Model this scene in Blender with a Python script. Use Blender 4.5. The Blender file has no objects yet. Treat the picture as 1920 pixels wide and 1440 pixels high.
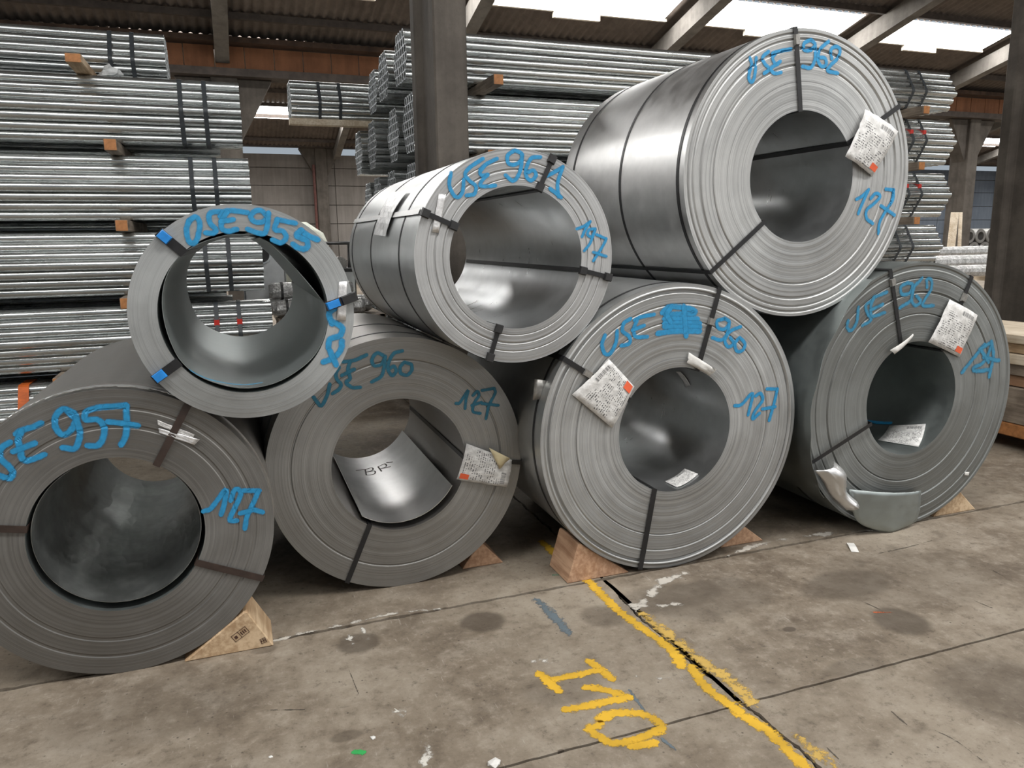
import bpy, bmesh, math, random
from mathutils import Vector, Matrix
random.seed(7)
sc = bpy.context.scene
COL = sc.collection
R = math.radians
# ------------------------------------------------------------------ camera
F_PX, PITCH, ROLL, YAW, CAM_H = 1415.94, 0.19132, -0.01331, 0.35181, 1.59889
_cy, _sy, _cp, _sp = math.cos(YAW), math.sin(YAW), math.cos(PITCH), math.sin(PITCH)
FW = Vector((_sy*_cp, _cy*_cp, -_sp)); _rt = Vector((_cy, -_sy, 0)); _up = _rt.cross(FW)
RT = math.cos(ROLL)*_rt + math.sin(ROLL)*_up
UP = -math.sin(ROLL)*_rt + math.cos(ROLL)*_up
CAM = Vector((0, 0, CAM_H))
cd = bpy.data.cameras.new('camera'); cam = bpy.data.objects.new('camera', cd); COL.objects.link(cam)
cd.sensor_width = 36; cd.lens = F_PX/1920*36; cd.clip_end = 200; cd.clip_start = .05
m = Matrix.Identity(4)
for i in range(3):
    m[i][0] = RT[i]; m[i][1] = UP[i]; m[i][2] = -FW[i]; m[i][3] = CAM[i]
cam.matrix_world = m
sc.camera = cam
# ------------------------------------------------------------------ world, exposure
w = bpy.data.worlds.new('overcast_sky'); sc.world = w; w.use_nodes = True
w.node_tree.nodes['Background'].inputs[0].default_value = (.78, .89, 1, 1)
w.node_tree.nodes['Background'].inputs[1].default_value = 0.45
sc.view_settings.view_transform = 'Standard'; sc.view_settings.look = 'None'
sc.view_settings.gamma = 1; sc.view_settings.use_curve_mapping = False
sc.view_settings.exposure = -0.06
sc.cycles.use_denoising = True
sc.cycles.sample_clamp_indirect = 6
sc.cycles.max_bounces = 6; sc.cycles.diffuse_bounces = 3; sc.cycles.glossy_bounces = 3
SKYLIGHT = 22.0          # daylight coming through one skylight sheet

# ------------------------------------------------------------------ measuring helpers: photograph pixel -> point in the place
def ray(x, y): return FW + RT*((x-960)/F_PX) - UP*((y-720)/F_PX)
def onY(x, y, Y): d = ray(x, y); return CAM + d*(Y/d.y)
def onX(x, y, X): d = ray(x, y); return CAM + d*(X/d.x)
def onZ(x, y, Z=0.0): d = ray(x, y); return CAM + d*((Z-CAM_H)/d.z)
def crop(ox, oy, s, pts): return [(ox+x*s, oy+y*s) for x, y in pts]

# ------------------------------------------------------------------ object helpers
def tag(o, label=None, cat=None, group=None, kind=None):
    if label: o['label'] = label
    if cat: o['category'] = cat
    if group: o['group'] = group
    if kind: o['kind'] = kind
    return o
def empty(name, loc=(0,0,0), rz=0.0):
    o = bpy.data.objects.new(name, None); COL.objects.link(o); o.location = loc; o.rotation_euler = (0,0,rz)
    o.empty_display_size = .1
    return o
def link(name, me, mats, parent=None, loc=(0,0,0), smooth=False):
    o = bpy.data.objects.new(name, me); COL.objects.link(o)
    if not isinstance(mats, (list, tuple)): mats = [mats]
    for mt in mats:
        if mt is not None: me.materials.append(mt)
    if smooth: me.polygons.foreach_set('use_smooth', [True]*len(me.polygons))
    o.location = loc
    if parent: o.parent = parent
    return o
def mesh(name, verts, faces, uvs=None):
    me = bpy.data.meshes.new(name); me.from_pydata([tuple(v) for v in verts], [], faces)
    if uvs:
        ul = me.uv_layers.new(name='UVMap')
        for lp in me.loops: ul.data[lp.index].uv = uvs[lp.vertex_index]
    me.update(); return me
def inst(name, me, parent=None, loc=(0,0,0), rot=(0,0,0)):
    o = bpy.data.objects.new(name, me); COL.objects.link(o); o.location = loc; o.rotation_euler = rot
    if parent: o.parent = parent
    return o
class MB:
    def __init__(s): s.v = []; s.f = []
    def box(s, x0, x1, y0, y1, z0, z1, jit=0):
        n = len(s.v)
        for z in (z0, z1):
            for x, y in ((x0,y0),(x1,y0),(x1,y1),(x0,y1)):
                s.v.append((x+random.uniform(-jit,jit), y+random.uniform(-jit,jit), z+random.uniform(-jit,jit)))
        for f in ((0,3,2,1),(4,5,6,7),(0,1,5,4),(1,2,6,5),(2,3,7,6),(3,0,4,7)): s.f.append(tuple(n+i for i in f))
        return s
    def prism(s, pts, a, b, axis='y'):          # closed polygon swept between a and b
        n = len(s.v); k = len(pts)
        for q in (a, b):
            for p in pts:
                s.v.append((p[0], q, p[1]) if axis == 'y' else (q, p[0], p[1]) if axis == 'x' else (p[0], p[1], q))
        s.f.append(tuple(n+i for i in range(k))); s.f.append(tuple(n+k+i for i in reversed(range(k))))
        for i in range(k): j = (i+1) % k; s.f.append((n+j, n+i, n+k+i, n+k+j))
        return s
    def tube(s, path, r, seg=8, cap=True):
        n0 = len(s.v); path = [Vector(p) for p in path]; k = len(path)
        rs = r if isinstance(r, (list, tuple)) else [r]*k
        for i, p in enumerate(path):
            t = (path[min(i+1,k-1)]-path[max(i-1,0)]).normalized()
            a = t.orthogonal().normalized() if i == 0 else (a - t*a.dot(t)).normalized()
            b = t.cross(a)
            for j in range(seg):
                th = 2*math.pi*j/seg; s.v.append(tuple(p + (a*math.cos(th)+b*math.sin(th))*rs[i]))
        for i in range(k-1):
            for j in range(seg):
                q = (j+1) % seg; s.f.append((n0+i*seg+j, n0+i*seg+q, n0+(i+1)*seg+q, n0+(i+1)*seg+j))
        if cap:
            s.f.append(tuple(n0+j for j in reversed(range(seg)))); s.f.append(tuple(n0+(k-1)*seg+j for j in range(seg)))
        return s
    def build(s, name, mats, parent=None, loc=(0,0,0), smooth=False, bevel=0):
        me = mesh(name, s.v, s.f)
        if bevel:
            bm = bmesh.new(); bm.from_mesh(me); bmesh.ops.recalc_face_normals(bm, faces=bm.faces)
            bmesh.ops.bevel(bm, geom=bm.edges[:], offset=bevel, segments=1, affect='EDGES'); bm.to_mesh(me); bm.free()
        else:
            bm = bmesh.new(); bm.from_mesh(me); bmesh.ops.recalc_face_normals(bm, faces=bm.faces); bm.to_mesh(me); bm.free()
        return link(name, me, mats, parent, loc, smooth)

# ------------------------------------------------------------------ materials
class NT:
    def __init__(s, name):
        s.m = bpy.data.materials.new(name); s.m.use_nodes = True; s.t = s.m.node_tree; s.n = s.t.nodes
        s.b = s.n['Principled BSDF']; s.out = s.n['Material Output']
    def __call__(s, typ, ins=None, **kw):
        nd = s.n.new(typ)
        for k, v in kw.items(): setattr(nd, k, v)
        for k, v in (ins or {}).items(): s.set(nd.inputs[k], v)
        return nd
    def set(s, sock, v):
        if isinstance(v, bpy.types.NodeSocket): s.t.links.new(v, sock)
        elif isinstance(v, tuple) and len(v) == 3 and sock.type == 'RGBA': sock.default_value = (*v, 1)
        else: sock.default_value = v
    def math(s, op, a, b=0.0, c=None):
        nd = s.n.new('ShaderNodeMath'); nd.operation = op; s.set(nd.inputs[0], a); s.set(nd.inputs[1], b)
        if c is not None: s.set(nd.inputs[2], c)
        return nd.outputs[0]
    def noise(s, scale, detail=3, rough=.5, vec=None, dim='3D', w=None):
        nd = s.n.new('ShaderNodeTexNoise'); nd.noise_dimensions = dim
        nd.inputs['Scale'].default_value = scale; nd.inputs['Detail'].default_value = detail; nd.inputs['Roughness'].default_value = rough
        if vec is not None: s.t.links.new(vec, nd.inputs['Vector'])
        if w is not None: s.t.links.new(w, nd.inputs['W'])
        return nd.outputs['Fac']
    def ramp(s, fac, stops, interp='LINEAR'):
        nd = s.n.new('ShaderNodeValToRGB'); cr = nd.color_ramp; cr.interpolation = interp
        while len(cr.elements) < len(stops): cr.elements.new(.5)
        for e, (p, c) in zip(cr.elements, stops): e.position = p; e.color = (*c, 1) if isinstance(c, tuple) else (c, c, c, 1)
        s.t.links.new(fac, nd.inputs[0]); return nd.outputs[0]
    def mix(s, fac, a, b, blend='MIX'):
        nd = s.n.new('ShaderNodeMix'); nd.data_type = 'RGBA'; nd.blend_type = blend
        s.set(nd.inputs[0], fac); s.set(nd.inputs[6], a); s.set(nd.inputs[7], b); return nd.outputs[2]
    def range(s, v, a, b, c=0.0, d=1.0, smooth=True):
        nd = s.n.new('ShaderNodeMapRange'); nd.interpolation_type = 'SMOOTHSTEP' if smooth else 'LINEAR'
        s.set(nd.inputs[0], v)
        for i, q in enumerate((a, b, c, d)): nd.inputs[i+1].default_value = q
        return nd.outputs[0]
    def obj(s): return s.n.new('ShaderNodeTexCoord').outputs['Object']
    def gen(s): return s.n.new('ShaderNodeTexCoord').outputs['Generated']
    def world(s): return s.n.new('ShaderNodeNewGeometry').outputs['Position']
    def uv(s): return s.n.new('ShaderNodeTexCoord').outputs['UV']
    def xyz(s, v): nd = s.n.new('ShaderNodeSeparateXYZ'); s.t.links.new(v, nd.inputs[0]); return nd.outputs
    def scale(s, v, k):
        nd = s.n.new('ShaderNodeVectorMath'); nd.operation = 'MULTIPLY'; s.t.links.new(v, nd.inputs[0]); nd.inputs[1].default_value = k; return nd.outputs[0]
    def bump(s, h, strength=.3, dist=.01):
        nd = s.n.new('ShaderNodeBump'); nd.inputs['Strength'].default_value = strength; nd.inputs['Distance'].default_value = dist
        s.t.links.new(h, nd.inputs['Height']); s.t.links.new(nd.outputs[0], s.b.inputs['Normal'])
    def p(s, **kw):
        for k, v in kw.items(): s.set(s.b.inputs[k.replace('_', ' ')], v)
        return s.m
    def alpha_mix(s, a):
        tr = s.n.new('ShaderNodeBsdfTransparent'); mx = s.n.new('ShaderNodeMixShader')
        s.set(mx.inputs[0], a); s.t.links.new(tr.outputs[0], mx.inputs[1]); s.t.links.new(s.b.outputs[0], mx.inputs[2])
        s.t.links.new(mx.outputs[0], s.out.inputs['Surface'])
def plain(name, col, rough=.6, metal=0.0, var=.12, scale=12, bump=0.0, spec=.5):
    t = NT(name); n = t.noise(scale, 4, .6, t.obj())
    c = t.mix(t.range(n, .25, .75), tuple(x*(1-var) for x in col), tuple(min(1, x*(1+var)) for x in col))
    t.p(Base_Color=c, Roughness=rough, Metallic=metal)
    t.b.inputs['Specular IOR Level'].default_value = spec
    if bump: t.bump(n, bump)
    return t.m
def steel_face(name, base, seed, contrast=.35, rough=.50):
    t = NT(name); o = t.obj(); x, y, z = t.xyz(o)
    r = t.math('SQRT', t.math('ADD', t.math('MULTIPLY', x, x), t.math('MULTIPLY', y, y)))
    wv = t.math('ADD', r, seed*3.1)
    wob = t.math('MULTIPLY', t.noise(3, 2, .5, o), .006)
    wv = t.math('ADD', wv, wob)
    fine = t.noise(300, 2, .8, dim='1D', w=wv); mid = t.noise(55, 3, .7, dim='1D', w=wv)
    blot = t.noise(5, 5, .65, o)
    f = t.math('ADD', t.math('MULTIPLY', t.math('SUBTRACT', fine, .5), contrast*1.4), t.math('MULTIPLY', t.math('SUBTRACT', mid, .5), contrast*1.2))
    f = t.math('ADD', f, t.math('MULTIPLY', t.math('SUBTRACT', blot, .5), .3))
    c = t.mix(t.range(f, -.32, .32), tuple(v*.62 for v in base), tuple(min(1, v*1.3) for v in base))
    # thin dark gaps between wraps
    gap = t.math('LESS_THAN', t.noise(130, 1, .5, dim='1D', w=wv), .30)
    c = t.mix(t.math('MULTIPLY', gap, .22), c, tuple(v*.3 for v in base))
    tg = t.n.new('ShaderNodeTangent'); tg.direction_type = 'RADIAL'; tg.axis = 'Z'
    t.p(Base_Color=c, Metallic=.75, Roughness=t.range(blot, .3, .7, rough-.05, rough+.08), Anisotropic=.55)
    t.t.links.new(tg.outputs[0], t.b.inputs['Tangent'])
    t.bump(t.math('ADD', fine, mid), .12, .003)
    return t.m
def steel_sheet(name, base, rough=.3, streak=.08):
    t = NT(name); o = t.obj()
    n = t.noise(9, 5, .6, o); st = t.noise(1, 2, .5, t.scale(o, (1, 1, 60)))
    c = t.mix(t.range(n, .25, .75), tuple(v*.9 for v in base), tuple(v*1.06 for v in base))
    t.p(Base_Color=c, Metallic=.95, Roughness=t.math('ADD', t.range(n, .3, .7, rough-.03, rough+.06), t.math('MULTIPLY', st, streak)))
    return t.m
M = {}
M['sheet'] = steel_sheet('galvanised_sheet', (.62, .635, .635), .33)
M['sheet_dull'] = steel_sheet('oiled_sheet', (.40, .385, .365), .40)
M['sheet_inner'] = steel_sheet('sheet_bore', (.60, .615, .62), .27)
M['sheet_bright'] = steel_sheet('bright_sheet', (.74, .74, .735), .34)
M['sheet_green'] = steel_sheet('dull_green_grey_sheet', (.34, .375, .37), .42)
M['strap_black'] = plain('black_strapping', (.012, .012, .013), .4, 0, .2, 30)
M['strap_brown'] = plain('brown_strapping', (.040, .026, .021), .45, 0, .25, 30)
M['strap_grey'] = plain('blue_grey_strapping', (.045, .052, .058), .5, 0, .2, 30)
M['seal'] = plain('steel_strap_seal', (.35, .34, .32), .4, .8, .2, 60)
M['blue_plastic'] = plain('blue_plastic', (.02, .22, .62), .35, 0, .15, 30)
M['black_plastic'] = plain('black_plastic', (.018, .018, .019), .5, 0, .2, 40)
M['foil'] = plain('silver_label', (.72, .72, .72), .35, .4, .2, 40, .3)
M['orange_logo'] = plain('orange_print', (.80, .13, .05), .6, 0, .05, 30)
M['orange'] = plain('orange_paint', (.43, .185, .065), .65, 0, .25, 25, .2)
M['red_tape'] = plain('red_tape', (.55, .03, .02), .5, 0, .2, 30)
M['dark'] = plain('dark_gap', (.012, .011, .010), .9, 0, .2, 20)
M['green_print'] = plain('green_bag_print', (.16, .32, .12), .7, 0, .2, 20)
M['film'] = plain('plastic_film', (.55, .57, .57), .25, .0, .3, 15, .5)
M['green_sack'] = plain('pale_sack', (.50, .52, .45), .8, 0, .2, 9, .4)
M['gear'] = plain('dark_machine_paint', (.05, .05, .05), .5, .3, .4, 14, .3)
def wood(name, c1, c2):
    t = NT(name); o = t.obj(); n = t.noise(1, 5, .65, t.scale(o, (40, 3, 40))); k = t.noise(6, 3, .5, o)
    c = t.mix(t.range(t.math('ADD', n, t.math('MULTIPLY', t.math('SUBTRACT', k, .5), .7)), .3, .72), c1, c2)
    t.p(Base_Color=c, Roughness=.75); t.bump(n, .25, .004); return t.m
M['wood'] = wood('pale_softwood', (.36, .235, .13), (.60, .45, .29))
M['wood_red'] = wood('reddish_softwood', (.34, .19, .11), (.56, .36, .23))
M['wood_grey'] = wood('weathered_timber', (.16, .125, .095), (.34, .28, .22))
M['wood_white'] = wood('fresh_board', (.50, .40, .28), (.72, .63, .50))
def paper_mat():
    t = NT('printed_label'); u, v, _ = t.xyz(t.uv())
    wr = t.noise(7, 4, .6, t.uv())
    base = t.mix(t.range(wr, .35, .7), (.56, .555, .54), (.78, .775, .76))
    rows = 22.0
    vr = t.math('MULTIPLY', v, rows); fr = t.math('FRACT', vr); ri = t.math('FLOOR', vr)
    line = t.math('MULTIPLY', t.math('GREATER_THAN', fr, .25), t.math('LESS_THAN', fr, .75))
    cb = t.n.new('ShaderNodeCombineXYZ'); t.set(cb.inputs[0], t.math('MULTIPLY', u, 38.0)); t.set(cb.inputs[1], t.math('MULTIPLY', ri, 3.7))
    ch = t.math('GREATER_THAN', t.noise(1, 2, .7, cb.outputs[0]), .50)
    cb2 = t.n.new('ShaderNodeCombineXYZ'); t.set(cb2.inputs[0], t.math('MULTIPLY', u, 2.6)); t.set(cb2.inputs[1], t.math('MULTIPLY', t.math('FLOOR', t.math('MULTIPLY', v, 9.0)), 2.3))
    blk = t.math('GREATER_THAN', t.noise(1, 1, .5, cb2.outputs[0]), .46)
    txt = t.math('MULTIPLY', t.math('MULTIPLY', line, ch), blk)
    # bar code strip
    br = t.math('GREATER_THAN', t.noise(70, 0, .5, dim='1D', w=u), .5)
    bz = t.math('MULTIPLY', t.math('MULTIPLY', t.math('GREATER_THAN', v, .82), t.math('LESS_THAN', v, .92)), t.math('MULTIPLY', t.math('GREATER_THAN', u, .5), t.math('LESS_THAN', u, .92)))
    ink = t.math('MAXIMUM', t.math('MULTIPLY', txt, t.math('LESS_THAN', v, .80)), t.math('MULTIPLY', br, bz))
    inside = t.math('MULTIPLY', t.math('MULTIPLY', t.math('GREATER_THAN', u, .06), t.math('LESS_THAN', u, .94)), t.math('GREATER_THAN', v, .06))
    c = t.mix(t.math('MULTIPLY', t.math('MULTIPLY', ink, inside), .9), base, (.05, .05, .055))
    t.p(Base_Color=c, Roughness=.55); t.bump(wr, .35, .01); return t.m
M['paper'] = paper_mat()
M['paper_plain'] = plain('blank_paper', (.66, .65, .62), .6, 0, .15, 18, .3)
M['paper_yellow'] = plain('yellowed_paper', (.62, .53, .33), .7, 0, .12, 14, .3)
def spray(name, col, soft=.55, wear=.15, sc_=60):
    t = NT(name); u, v, _ = t.xyz(t.uv()); n = t.noise(sc_, 4, .7, t.obj())
    d = t.math('SUBTRACT', 1.0, t.math('ABSOLUTE', t.math('MULTIPLY_ADD', v, 2.0, -1.0)))
    a = t.range(t.math('ADD', d, t.math('MULTIPLY', t.math('SUBTRACT', n, .5), wear*2.5)), 0.04, soft)
    c = t.mix(t.range(n, .3, .7), tuple(x*.85 for x in col), tuple(min(1, x*1.15) for x in col))
    t.p(Base_Color=c, Roughness=.55); t.alpha_mix(t.math('MULTIPLY', a, .94)); return t.m
M['blue_spray'] = spray('blue_spray_paint', (.018, .25, .50))
M['blue_spray_thin'] = spray('thin_blue_spray_paint', (.03, .21, .36), .75, .3, 40)
M['teal_spray'] = spray('dark_teal_spray_paint', (.015, .14, .22), .5)
M['black_marker'] = spray('dark_marker', (.02, .012, .008), .3, .05)
def road_paint(name, col, wear, ns=45):
    t = NT(name); u, v, _ = t.xyz(t.uv()); wp = t.world(); n = t.noise(ns, 5, .75, wp); n2 = t.noise(6, 3, .6, wp)
    d = t.math('SUBTRACT', 1.0, t.math('ABSOLUTE', t.math('MULTIPLY_ADD', v, 2.0, -1.0)))
    h = t.math('ADD', t.math('MULTIPLY', d, 1.0), t.math('ADD', t.math('MULTIPLY', t.math('SUBTRACT', n, .5), 2.2), t.math('MULTIPLY', t.math('SUBTRACT', n2, .5), wear*4)))
    c = t.mix(t.range(n2, .3, .7), tuple(x*.8 for x in col), tuple(min(1, x*1.1) for x in col))
    t.p(Base_Color=c, Roughness=.7); t.alpha_mix(t.math('MULTIPLY', t.range(h, wear, wear+.4), .93)); return t.m
M['yellow'] = road_paint('yellow_floor_paint', (.62, .37, .025), .15)
M['yellow_faint'] = road_paint('worn_yellow_floor_paint', (.50, .33, .08), .62)
M['slate_paint'] = road_paint('slate_blue_floor_paint', (.11, .14, .16), .45)
M['green_paint'] = road_paint('green_floor_paint', (.03, .33, .08), .1)
M['mint_paint'] = road_paint('pale_green_floor_paint', (.16, .30, .20), .5)
M['chalk'] = road_paint('white_plaster_spill', (.47, .44, .39), .75, 22)
M['white_mark'] = road_paint('white_paint_spill', (.55, .53, .48), .95, 26)
M['rust_paint'] = road_paint('orange_red_floor_paint', (.45, .10, .03), .5)
M['scuff'] = road_paint('dark_scuff', (.07, .058, .046), .55, 30)
def floor_mat():
    t = NT('stained_concrete'); wp = t.world(); x, y, z = t.xyz(wp)
    n1 = t.noise(1.1, 6, .62, wp); n2 = t.noise(7, 6, .68, wp); n3 = t.noise(60, 3, .7, wp); n4 = t.noise(.45, 3, .5, wp)
    c = t.ramp(n1, [(.30, (.095, .072, .052)), (.47, (.190, .155, .116)), (.68, (.300, .258, .203))])
    c = t.mix(t.range(n2, .46, .72, 0, .55), c, (.33, .29, .235))
    c = t.mix(t.range(n2, .48, .28, 0, .6), c, (.088, .068, .050))
    c = t.mix(t.range(n3, .56, .75, 0, .35), c, (.085, .07, .055))
    n5 = t.noise(24, 6, .78, wp); c = t.mix(t.range(n5, .50, .72, 0, .55), c, (.345, .305, .25)); c = t.mix(t.range(n5, .48, .30, 0, .65), c, (.075, .058, .043))
    vo = t.n.new('ShaderNodeTexVoronoi'); vo.inputs['Scale'].default_value = 30; t.t.links.new(wp, vo.inputs['Vector']); c = t.mix(t.math('MULTIPLY', t.range(vo.outputs['Distance'], .16, .06), t.range(t.noise(8, 3, .6, wp), .5, .6, 0, .8)), c, (.05, .04, .03))
    # fine forklift scratches
    sc1 = t.noise(1, 3, .6, t.scale(wp, (90, 9, 1))); c = t.mix(t.range(sc1, .66, .74, 0, .35), c, (.45, .42, .37))
    sc2 = t.noise(1, 3, .6, t.scale(wp, (9, 70, 1))); c = t.mix(t.range(sc2, .67, .76, 0, .45), c, (.09, .075, .06))
    # oil stains where they lie on the floor
    warp = t.math('MULTIPLY', t.math('SUBTRACT', t.noise(5, 4, .6, wp), .5), .20)
    for (px, py, rx, ry, dark) in STAINS:
        q = onZ(px, py)
        dx = t.math('DIVIDE', t.math('SUBTRACT', x, q.x), rx); dy = t.math('DIVIDE', t.math('SUBTRACT', y, q.y), ry)
        d = t.math('ADD', t.math('SQRT', t.math('ADD', t.math('MULTIPLY', dx, dx), t.math('MULTIPLY', dy, dy))), t.math('MULTIPLY', warp, 3.0))
        c = t.mix(t.range(d, 1.15, .75, 0, dark), c, (.070, .054, .040))
    t.p(Base_Color=c, Roughness=t.range(n2, .3, .7, .5, .8)); t.b.inputs['Specular IOR Level'].default_value = .35
    t.bump(t.math('ADD', n3, t.math('MULTIPLY', n2, 2.0)), .22, .006); return t.m
STAINS = [(905,1165,.10,.09,.75),(675,1205,.09,.08,.7),(1590,1095,.26,.13,.55),(1690,1165,.12,.12,.75),(1130,1155,.1,.1,.45),
          (650,1380,.06,.03,.5),(1480,1180,.03,.02,.8),(1330,1120,.35,.18,.45),(1060,1290,.16,.10,.35),(1880,1290,.25,.2,.45),
          (1600,1250,.15,.05,.35),(495,1218,.05,.03,.5),(1700,1080,.5,.3,.25),(1250,1120,.3,.12,.35),(300,1330,.4,.2,.25),(1052,1408,.012,.008,.9)]
M['floor'] = floor_mat()
def concrete(name, lo, hi, sc_=3.0):
    t = NT(name); o = t.world(); n = t.noise(sc_, 6, .65, o); f = t.noise(40, 4, .7, o); st = t.noise(1, 4, .6, t.scale(o, (7, 7, .5)))
    c = t.mix(t.range(t.math('ADD', t.math('MULTIPLY', n, .6), t.math('MULTIPLY', st, .4)), .32, .68), lo, hi)
    c = t.mix(t.range(f, .55, .75, 0, .3), c, tuple(v*.5 for v in lo))
    t.p(Base_Color=c, Roughness=.85); t.bump(f, .3, .01); return t.m
M['column'] = concrete('dirty_concrete', (.055, .046, .038), (.115, .100, .084))
M['beam'] = concrete('pale_concrete_beam', (.11, .10, .088), (.20, .185, .165))
M['wall'] = concrete('wall_blocks', (.15, .135, .12), (.24, .22, .20), .6)
M['wall_sky_tint'] = concrete('wall_blocks_sky_tint', (.085, .105, .135), (.14, .165, .20), .6)  # same wall blocks, with the blue daylight falling there put into their colour
M['roof'] = concrete('fibre_cement_sheet', (.095, .076, .063), (.165, .134, .112), 1.2)
M['purlin'] = plain('dark_purlin', (.060, .047, .039), .8, 0, .3, 8)
M['fascia'] = concrete('brown_board', (.15, .060, .026), (.27, .115, .052), 1.5)
M['gutter'] = plain('rusty_gutter', (.075, .045, .03), .8, .2, .4, 6)
M['flashing'] = plain('cream_flashing', (.74, .69, .60), .7, 0, .2, 10)
def emit(name, col, st):
    t = NT(name); t.p(Base_Color=(.8, .8, .8), Roughness=.5); t.b.inputs['Emission Color'].default_value = (*col, 1); t.b.inputs['Emission Strength'].default_value = st; return t.m
M['skylight'] = emit('daylit_skylight_sheet', (1, .985, .965), SKYLIGHT)
def galv():
    t = NT('galvanised_pipe'); oi = t.n.new('ShaderNodeObjectInfo'); o = t.world()
    n = t.noise(1, 3, .55, t.scale(o, (3, 25, 25))); n5 = t.noise(60, 2, .5, o)
    f = t.math('ADD', t.math('MULTIPLY', n, .6), t.math('MULTIPLY', n5, .3))
    f = t.math('ADD', f, t.math('MULTIPLY', t.math('SUBTRACT', oi.outputs['Random'], .5), .45))
    c = t.ramp(f, [(.15, (.44, .46, .455)), (.5, (.62, .645, .64)), (.85, (.80, .82, .81))])
    t.p(Base_Color=c, Metallic=.9, Roughness=t.range(n, .3, .7, .20, .32)); return t.m
M['pipe'] = galv()
M['cut_end'] = plain('cut_pipe_end', (.66, .70, .74), .5, .25, .12, 40)

# ------------------------------------------------------------------ floor
floor = empty('floor'); tag(floor, 'worn stained concrete floor with joints and yellow markings', kind='structure')
def jag(a, b, n, amp, seed):
    rnd = random.Random(seed); out = []
    for i in range(n+1):
        t_ = i/n; o = 0 if i in (0, n) else rnd.uniform(-amp, amp); out.append((a+(b-a)*t_, o))
    return out
XJ, Y1, Y2 = 1.535, 1.945, 2.995
CRACK = sorted([tuple(onZ(*q).yx) for q in crop(900, 1000, .3646, [(1745,1205),(1560,1040),(1375,895),(1200,752),(1060,640),(970,560),(870,470),(800,410),(700,300),(520,120)])])
def crack_x(y):
    if y <= CRACK[0][0]: return CRACK[0][1]
    for (a, xa), (b, xb) in zip(CRACK, CRACK[1:]):
        if y <= b: return xa+(xb-xa)*(y-a)/(b-a)
    return CRACK[-1][1]
xs = [-8, XJ, 44]; ys = [-17, Y1, Y2, 31]
def edgeY(yv, x0, x1, side, seed):      # points along x at joint y
    if abs(yv) > 15: return [(x0, yv), (x1, yv)]
    amp = .004 if yv == Y1 else .009
    g = .0035 if yv == Y1 else .005
    n = 60
    pts = []
    for k in range(n+1):
        x = x0 + (x1-x0)*k/n
        pts.append((x, yv+side*g))
    # fine jagging only close to the coils
    fine = []
    lo, hi = max(x0, -1.5), min(x1, 5.5)
    xsn = [x0]+[lo+(hi-lo)*k/90 for k in range(91)]+[x1] if hi > lo else [x0, x1]
    for x in sorted(set(xsn)):
        rr = random.Random(int(x*1000)+seed); fine.append((x, yv+side*(g+rr.uniform(0, amp))))
    return fine
def edgeX(xv, y0, y1, side, seed):
    if xv != XJ: return [(xv, y0), (xv, y1)]
    out = [(xv+side*.004, y0)]
    lo, hi = max(y0, .8), min(y1, 4.5)
    if hi > lo:
        for k in range(81):
            y = lo+(hi-lo)*k/80; rr = random.Random(int(y*1000)+seed)
            wob = crack_x(y)-xv+.004*math.sin(y*31)
            out.append((xv+wob+side*(.004+rr.uniform(0, .007)), y))
    out.append((xv+side*.004, y1)); return out
for i in range(2):
    for j in range(3):
        x0, x1, y0, y1 = xs[i], xs[i+1], ys[j], ys[j+1]
        xl, xr = (x0+.004 if x0 == XJ else x0), (x1-.004 if x1 == XJ else x1)
        b = edgeY(y0, xl, xr, +1, 11); t_ = edgeY(y1, xl, xr, -1, 12)
        yb, yt = b[0][1], t_[0][1]
        l = [p for p in edgeX(x0, yb, yt, +1, 13)][1:-1]; r = [p for p in edgeX(x1, yb, yt, -1, 14)][1:-1]
        loop = b + r + t_[::-1] + l[::-1]
        n = len(loop); V = [(x, y, 0) for x, y in loop]+[(x, y, -.05) for x, y in loop]
        Fc = [tuple(range(n))]+[((k+1) % n, k, n+k, n+(k+1) % n) for k in range(n)]
        link('floor_slab', mesh('floor_slab', V, Fc), M['floor'], floor)
link('sub_base', mesh('sub_base', [(-8,-17,-.012),(44,-17,-.012),(44,31,-.012),(-8,31,-.012)], [(0,1,2,3)]), M['dark'], floor)

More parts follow.
